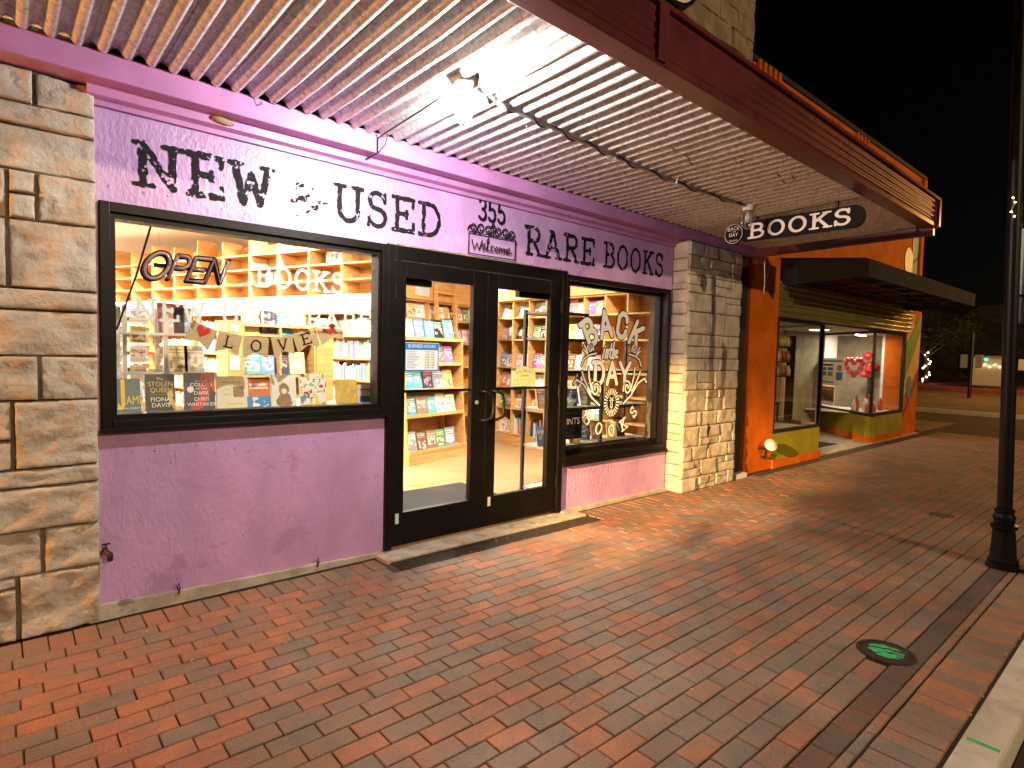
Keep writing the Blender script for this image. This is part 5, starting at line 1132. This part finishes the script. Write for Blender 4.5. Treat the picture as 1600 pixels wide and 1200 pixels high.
def poster(name, t0, t1, z0, z1, lab, items):
    r_ = empty(name, rp((t0+t1)/2, z0), lab, 'poster')
    MB().add([rp(t, z, .004) for t, z in ((t0, z0), (t1, z0), (t1, z1), (t0, z1))], [(0, 1, 2, 3)]).build('sheet', 'white_print', r_)
    for a0, a1, c0, c1, mt in items: MB().add([rp(t0+(t1-t0)*a, z0+(z1-z0)*c, .008) for a, c in ((a0, c0), (a1, c0), (a1, c1), (a0, c1))], [(0, 1, 2, 3)]).build('print', mt, r_)
poster('event_poster', .50, .97, 1.02, 1.60, 'white and blue event poster on the angled shop window glass', [(.05, .95, .86, .92, 'sign_blue'), (.04, .30, .22, .5, 'cv_blue'), (.45, .95, .72, .78, 'black_paint'), (.45, .68, .55, .66, 'sign_blue'), (.74, .95, .55, .66, 'sign_blue'), (.45, .68, .35, .5, 'plate_grey'), (.74, .95, .35, .5, 'plate_grey'), (.08, .26, .55, .75, 'cv_brown'), (.4, .95, .1, .14, 'sign_blue')])
poster('food_poster', .66, .97, .60, 1.0, 'orange food poster hung below the white event poster', [(.0, 1., .84, .98, 'cv_orange'), (.02, .98, .2, .82, 'cv_brown'), (.1, .7, .28, .6, 'cv_orange'), (.5, .9, .4, .7, 'gold'), (.05, .45, .25, .4, 'cv_red')])
fl_ = empty('flood_light', (7.9, -.12, .3), 'small white round flood light low on the orange pilaster', 'lamp')
MB().tube([(7.86, -.11, .34), (7.86, -.18, .34), (7.9, -.22, .36)], .02, 8).build('arm', 'dark_metal', fl_); MB().tube([(7.93, -.20, .345), (7.88, -.27, .39), (7.87, -.285, .40)], [.03, .085, .085], 14).build('head', 'white_plastic', fl_, smooth=True); MB().tube([(7.9, -.2, .3), (7.93, -.18, .22), (7.92, -.13, .2)], .018, 8).build('sensor', 'dark_metal', fl_)
ds = empty('downspout', (7.2, -.1, 0), 'black downspout in the gap between stone pier and orange pilaster', 'downspout')
MB().box(7.05, 7.44, .02, .3, 0, 2.95).build('gap_panel', 'awning_black', ds); MB().box(7.12, 7.36, -.12, .02, .06, 2.93).build('pipe', 'awning_black', ds, bevel=.02); MB().box(7.12, 7.4, -.2, -.02, 0, .06).build('shoe', 'plate_white', ds)
gh = MB().tube([(7.72, -.14, 2.86), (7.72, -.16, 2.6), (7.72, -.15, 2.42)], .008, 6).tube([(7.72, -.16, 2.62), (7.80, -.17, 2.70), (7.82, -.16, 2.84)], .005, 5).build('wall_conduit', 'steel'); tag(gh, 'thin bent conduit hanging at the top of the orange pilaster', 'conduit')
# awning
aw = MB().box(8.48, 14.1, -1.15, -1.12, 2.645, 2.875).build('awning', 'awning_face', nb)
MB().prism([(-1.12, 2.875), (0, 2.98), (0, 3.0), (-1.12, 2.89)], lambda a, b, t: (t, a, b), 8.48, 14.1).build('awning_top', 'awning_black', aw)
for x in (8.48, 14.08): MB().prism([(-1.12, 2.645), (0, 2.60), (0, 2.975), (-1.12, 2.87)], lambda a, b, t: (t, a, b), x, x+.02).build('awning_end', 'awning_black', aw)
for x in [8.7+.86*k for k in range(7)]: MB().bar((x, -1.11, 2.66), (x, 0, 2.70), .03, .03).build('awning_rib', 'iron', aw)
for y in (-.4, -.8): MB().bar((8.5, y, 2.68), (14.08, y, 2.68), .025, .025).build('awning_rib', 'iron', aw)
# ================================================================== STREET
def lamp_post(x, y, lab, watts=0, hz=4.35, col=(1, .47, .12)):
    t = empty('lamp_post', (x, y, 0), lab, 'lamp post', None)
    MB().lathe((x, y, 0), [(.108, -.01), (.108, .03), (.094, .042), (.098, .065), (.084, .08), (.070, .29), (.074, .30), (.086, .315), (.086, .335), (.064, .345), (.072, .40), (.056, .425), (.064, .44), (.064, .455), (.048, .47), (.046, 2.2), (.040, hz)], 24).build('column', 'black_frame', t, smooth=False)
    MB().box(x-.05, x+.05, y-.17, y-.1, 0, .03).build('foot_bolt', 'black_frame', t)
    MB().lathe((x, y, hz), [(.05, 0), (.09, .04), (.1, .07), (.06, .1)], 16).build('collar', 'black_frame', t)
    MB().lathe((x, y, hz+.1), [(.08, 0), (.15, .12), (.17, .25), (.13, .38), (.02, .46)], 16).build('globe', 'globe_glass', t, smooth=True)
    if watts:
        light('lamp_light', 'POINT', (x, y, hz+.3), watts, col, t, size=.12)
    return t

lp = lamp_post(5.82, -3.085, 'black cast lamp post with a stepped flared base by the kerb')
lp.rotation_mode = 'AXIS_ANGLE'; lp.rotation_axis_angle = (R(2.1), -.656, -.755, 0)
lamp_post(-3.2, -.45, 'short black lamp post with a lit amber globe beyond the stone pier', 1500, 1.8, (1, .38, .08))
fl0 = lamp_post(-6.2, -3.0, 'added unseen black post with an amber flood lamp behind the street tree', 0, 3.05)  # added out of view; its narrow cone shapes the amber pool by the right pier
sd = bpy.data.lights.new('flood_light', 'SPOT'); sd.energy = 36000; sd.color = (1, .60, .22); sd.spot_size = R(13); sd.spot_blend = .7; sd.shadow_soft_size = .07
so = bpy.data.objects.new('added_pool_beam', sd); COL.objects.link(so); so.location = (-6.2, -3.0, 3.35); so.rotation_euler = (Vector((4.95, -.45, .4))-Vector(so.location)).to_track_quat('-Z', 'Y').to_euler(); attach(so, fl0)
lamp_post(19.2, -4.4, 'black lamp post with a lit amber globe past the orange shop', 900, 4.6)
lamp_post(3.0, -15.5, 'added unseen tall black lamp post across the street giving warm frontal fill', 4600, 6.0, (1, .76, .47))  # added behind the camera as warm frontal fill for paving and wall
lamp_post(34, -2.6, 'added unseen distant lamp post filling the far side street with amber light', 3500, 6.0)  # added fill lamp out of view, brightens the far pavement and trees
ps_ = empty('parking_sign', (5.92, -3.1, 1.9), 'pale sign plates fixed on the side of the black lamp post', 'sign')
MB().box(5.935, 5.94, -3.40, -3.01, 2.10, 2.60).build('plate', 'plate_white', ps_, bevel=.002); MB().box(5.935, 5.94, -3.33, -3.03, 1.88, 2.08).build('lower_plate', 'plate_grey', ps_, bevel=.002)
MB().tube([(5.87, -3.10, 1.85), (5.93, -3.12, 1.85), (5.93, -3.12, 2.6)], .012, 6).build('bracket', 'dark_metal', ps_)
fs_ = empty('fairy_string', (5.82, -3.05, 2.7), 'loose end of a fairy light string dangling from the lamp post', 'lights')
fp = [py(1583, 309, -3.03), py(1586, 316, -3.03), py(1582, 325, -3.03), py(1580, 331, -3.03), py(1585, 338, -3.03)]
MB().tube(fp, .003, 5).build('wire', 'gold', fs_)
for p in (fp[0], fp[1], fp[3], fp[4]): ball(tuple(p), .006, fs_, 'fairy', 6)
# far side of the side street
struct('far_kerb', MB().box(23.4, 23.65, -40, 60, -.3, .03), 'kerb_concrete'); struct('far_pavement', MB().box(23.65, 60, -40, 60, -.3, .0), 'far_ground'); struct('far_planting', MB().box(38.4, 60, -40, 60, -.2, .22), 'red_kerb')
def slabmesh(a, b): pass
hd = MB(); nx, nz = 60, 10; vs = []; fs = []
for i in range(nx+1):
    for j in range(nz+1):
        y = -34+70*i/nx; z = 5.2*j/nz; vs.append((50+noise.noise(Vector((y*.6, z*.8, 2)))*1.1, y, z+(noise.noise(Vector((y*.5, 9, 3)))*1.4 if j == nz else 0)))
for i in range(nx):
    for j in range(nz): a = i*(nz+1)+j; fs.append((a, a+1, a+nz+2, a+nz+1))
tag(hd.add(vs, fs).build('tree_belt', 'hedge_dark'), kind='stuff')
def tree(x, y, h, seed, lab, fairy=False, leaves=110):
    rs = random.Random(seed); t = empty('street_tree', (x, y, 0), lab, 'tree')
    trunk = [(x, y, 0), (x+.1*rs.uniform(-1, 1), y, h*.2), (x+.15*rs.uniform(-1, 1), y+.1, h*.42)]
    mb = MB().tube(trunk, [.17, .13, .10], 8); tips = []
    for k in range(7):
        a = k*2*math.pi/7+rs.random(); p0 = Vector(trunk[-1])-Vector((0, 0, rs.uniform(0, h*.12))); l = h*rs.uniform(.3, .5); p1 = p0+Vector((math.cos(a)*l*.55, math.sin(a)*l*.55, l*.45)); p2 = p1+Vector((math.cos(a+.4)*l*.5, math.sin(a+.4)*l*.5, l*.3))
        mb.tube([p0, p1, p2], [.06, .035, .012], 6); tips += [p1, p2, (p1+p2)/2]
    mb.build('trunk', 'bark', t, smooth=True); cr = MB()
    for tp in tips:
        for q in range(leaves):
            c = tp+Vector((rs.gauss(0, .42), rs.gauss(0, .42), rs.gauss(0, .28))); s = rs.uniform(.05, .11); d = Vector((rs.gauss(0, 1), rs.gauss(0, 1), rs.gauss(0, 1))).normalized(); e = d.orthogonal().normalized()
            cr.add([c-d*s, c+e*s*.45, c+d*s, c-e*s*.45], [(0, 1, 2, 3)])
    cr.build('crown', 'foliage', t)
    if fairy:
        for k in range(15):
            z = .2+k*.14; a = k*1.15; ball((x+.19*math.cos(a), y+.19*math.sin(a), z), .045, t, 'far_bulb', 6)
tree(-4.2, -3.35, 3.3, 5, 'leafy street tree on the pavement beyond the stone pier', leaves=55)
def gp(u, v, z=0.): return pz(u, v, z)
p = gp(1446, 604); tree(p.x, p.y, 5.2, 3, 'far street tree with warm fairy lights wound round its trunk', True)
for k, (u, v, lab) in enumerate(((1500, 600, 'dark bare looking tree standing beside the far signs'), (1592, 597, 'leafy far tree showing beside the lamp post'), (1552, 594, 'far tree standing behind the lit glass shelter'))):
    p = gp(u, v); tree(p.x, p.y, 6.2+k*.6, 11+k, lab)
p = gp(1514, 622); sg = empty('notice_post', (p.x, p.y, 0), 'dark post carrying two small white notices across the street', 'sign post')
MB().tube([(p.x, p.y, 0), (p.x, p.y, 2.9)], .07, 8).build('post', 'dark_metal', sg)
for s in (-1, 1): MB().box(p.x-.02, p.x+.02, p.y+s*.27-.13, p.y+s*.27+.13, 1.35, 1.95).build('notice', 'plate_white', sg)
p = gp(1581, 622); sg = empty('notice_post', (p.x, p.y, 0), 'dark post with one pale notice across the street beside the shelter', 'sign post')
MB().tube([(p.x, p.y, 0), (p.x, p.y, 2.6)], .07, 8).build('post', 'dark_metal', sg); MB().box(p.x-.02, p.x+.02, p.y-.55, p.y-.15, 1.3, 1.8).build('notice', 'plate_white', sg)
p = gp(1541, 612); she = empty('glass_shelter', (p.x, p.y, 0), 'lit glass panel shelter standing across the side street', 'shelter')
W2 = 1.6; fr_ = MB()
for yy in (p.y-W2/2, p.y+W2/2): fr_.box(p.x-.04, p.x+.04, yy-.03, yy+.03, 0, 2.0)
fr_.box(p.x-.04, p.x+.04, p.y-W2/2, p.y+W2/2, 1.94, 2.0).box(p.x-.04, p.x+.04, p.y-W2/2, p.y+W2/2, .3, .36); fr_.build('frame', 'steel', she)
MB().box(p.x+.1, p.x+.12, p.y-W2/2, p.y+W2/2, .36, 1.94).build('lit_panel', 'shelter_lit', she)
MB().box(p.x+.02, p.x+.03, p.y-W2/2+.03, p.y+W2/2-.03, .36, 1.94).build('pane', 'pane', she)
ball((p.x-.05, p.y+.1, 1.8), .07, she, 'signal_green'); 
for k in range(5): ball((p.x+.05, p.y-.5+k*.22, 1.4+.1*(k % 2)), .035, she, 'far_bulb', 6)
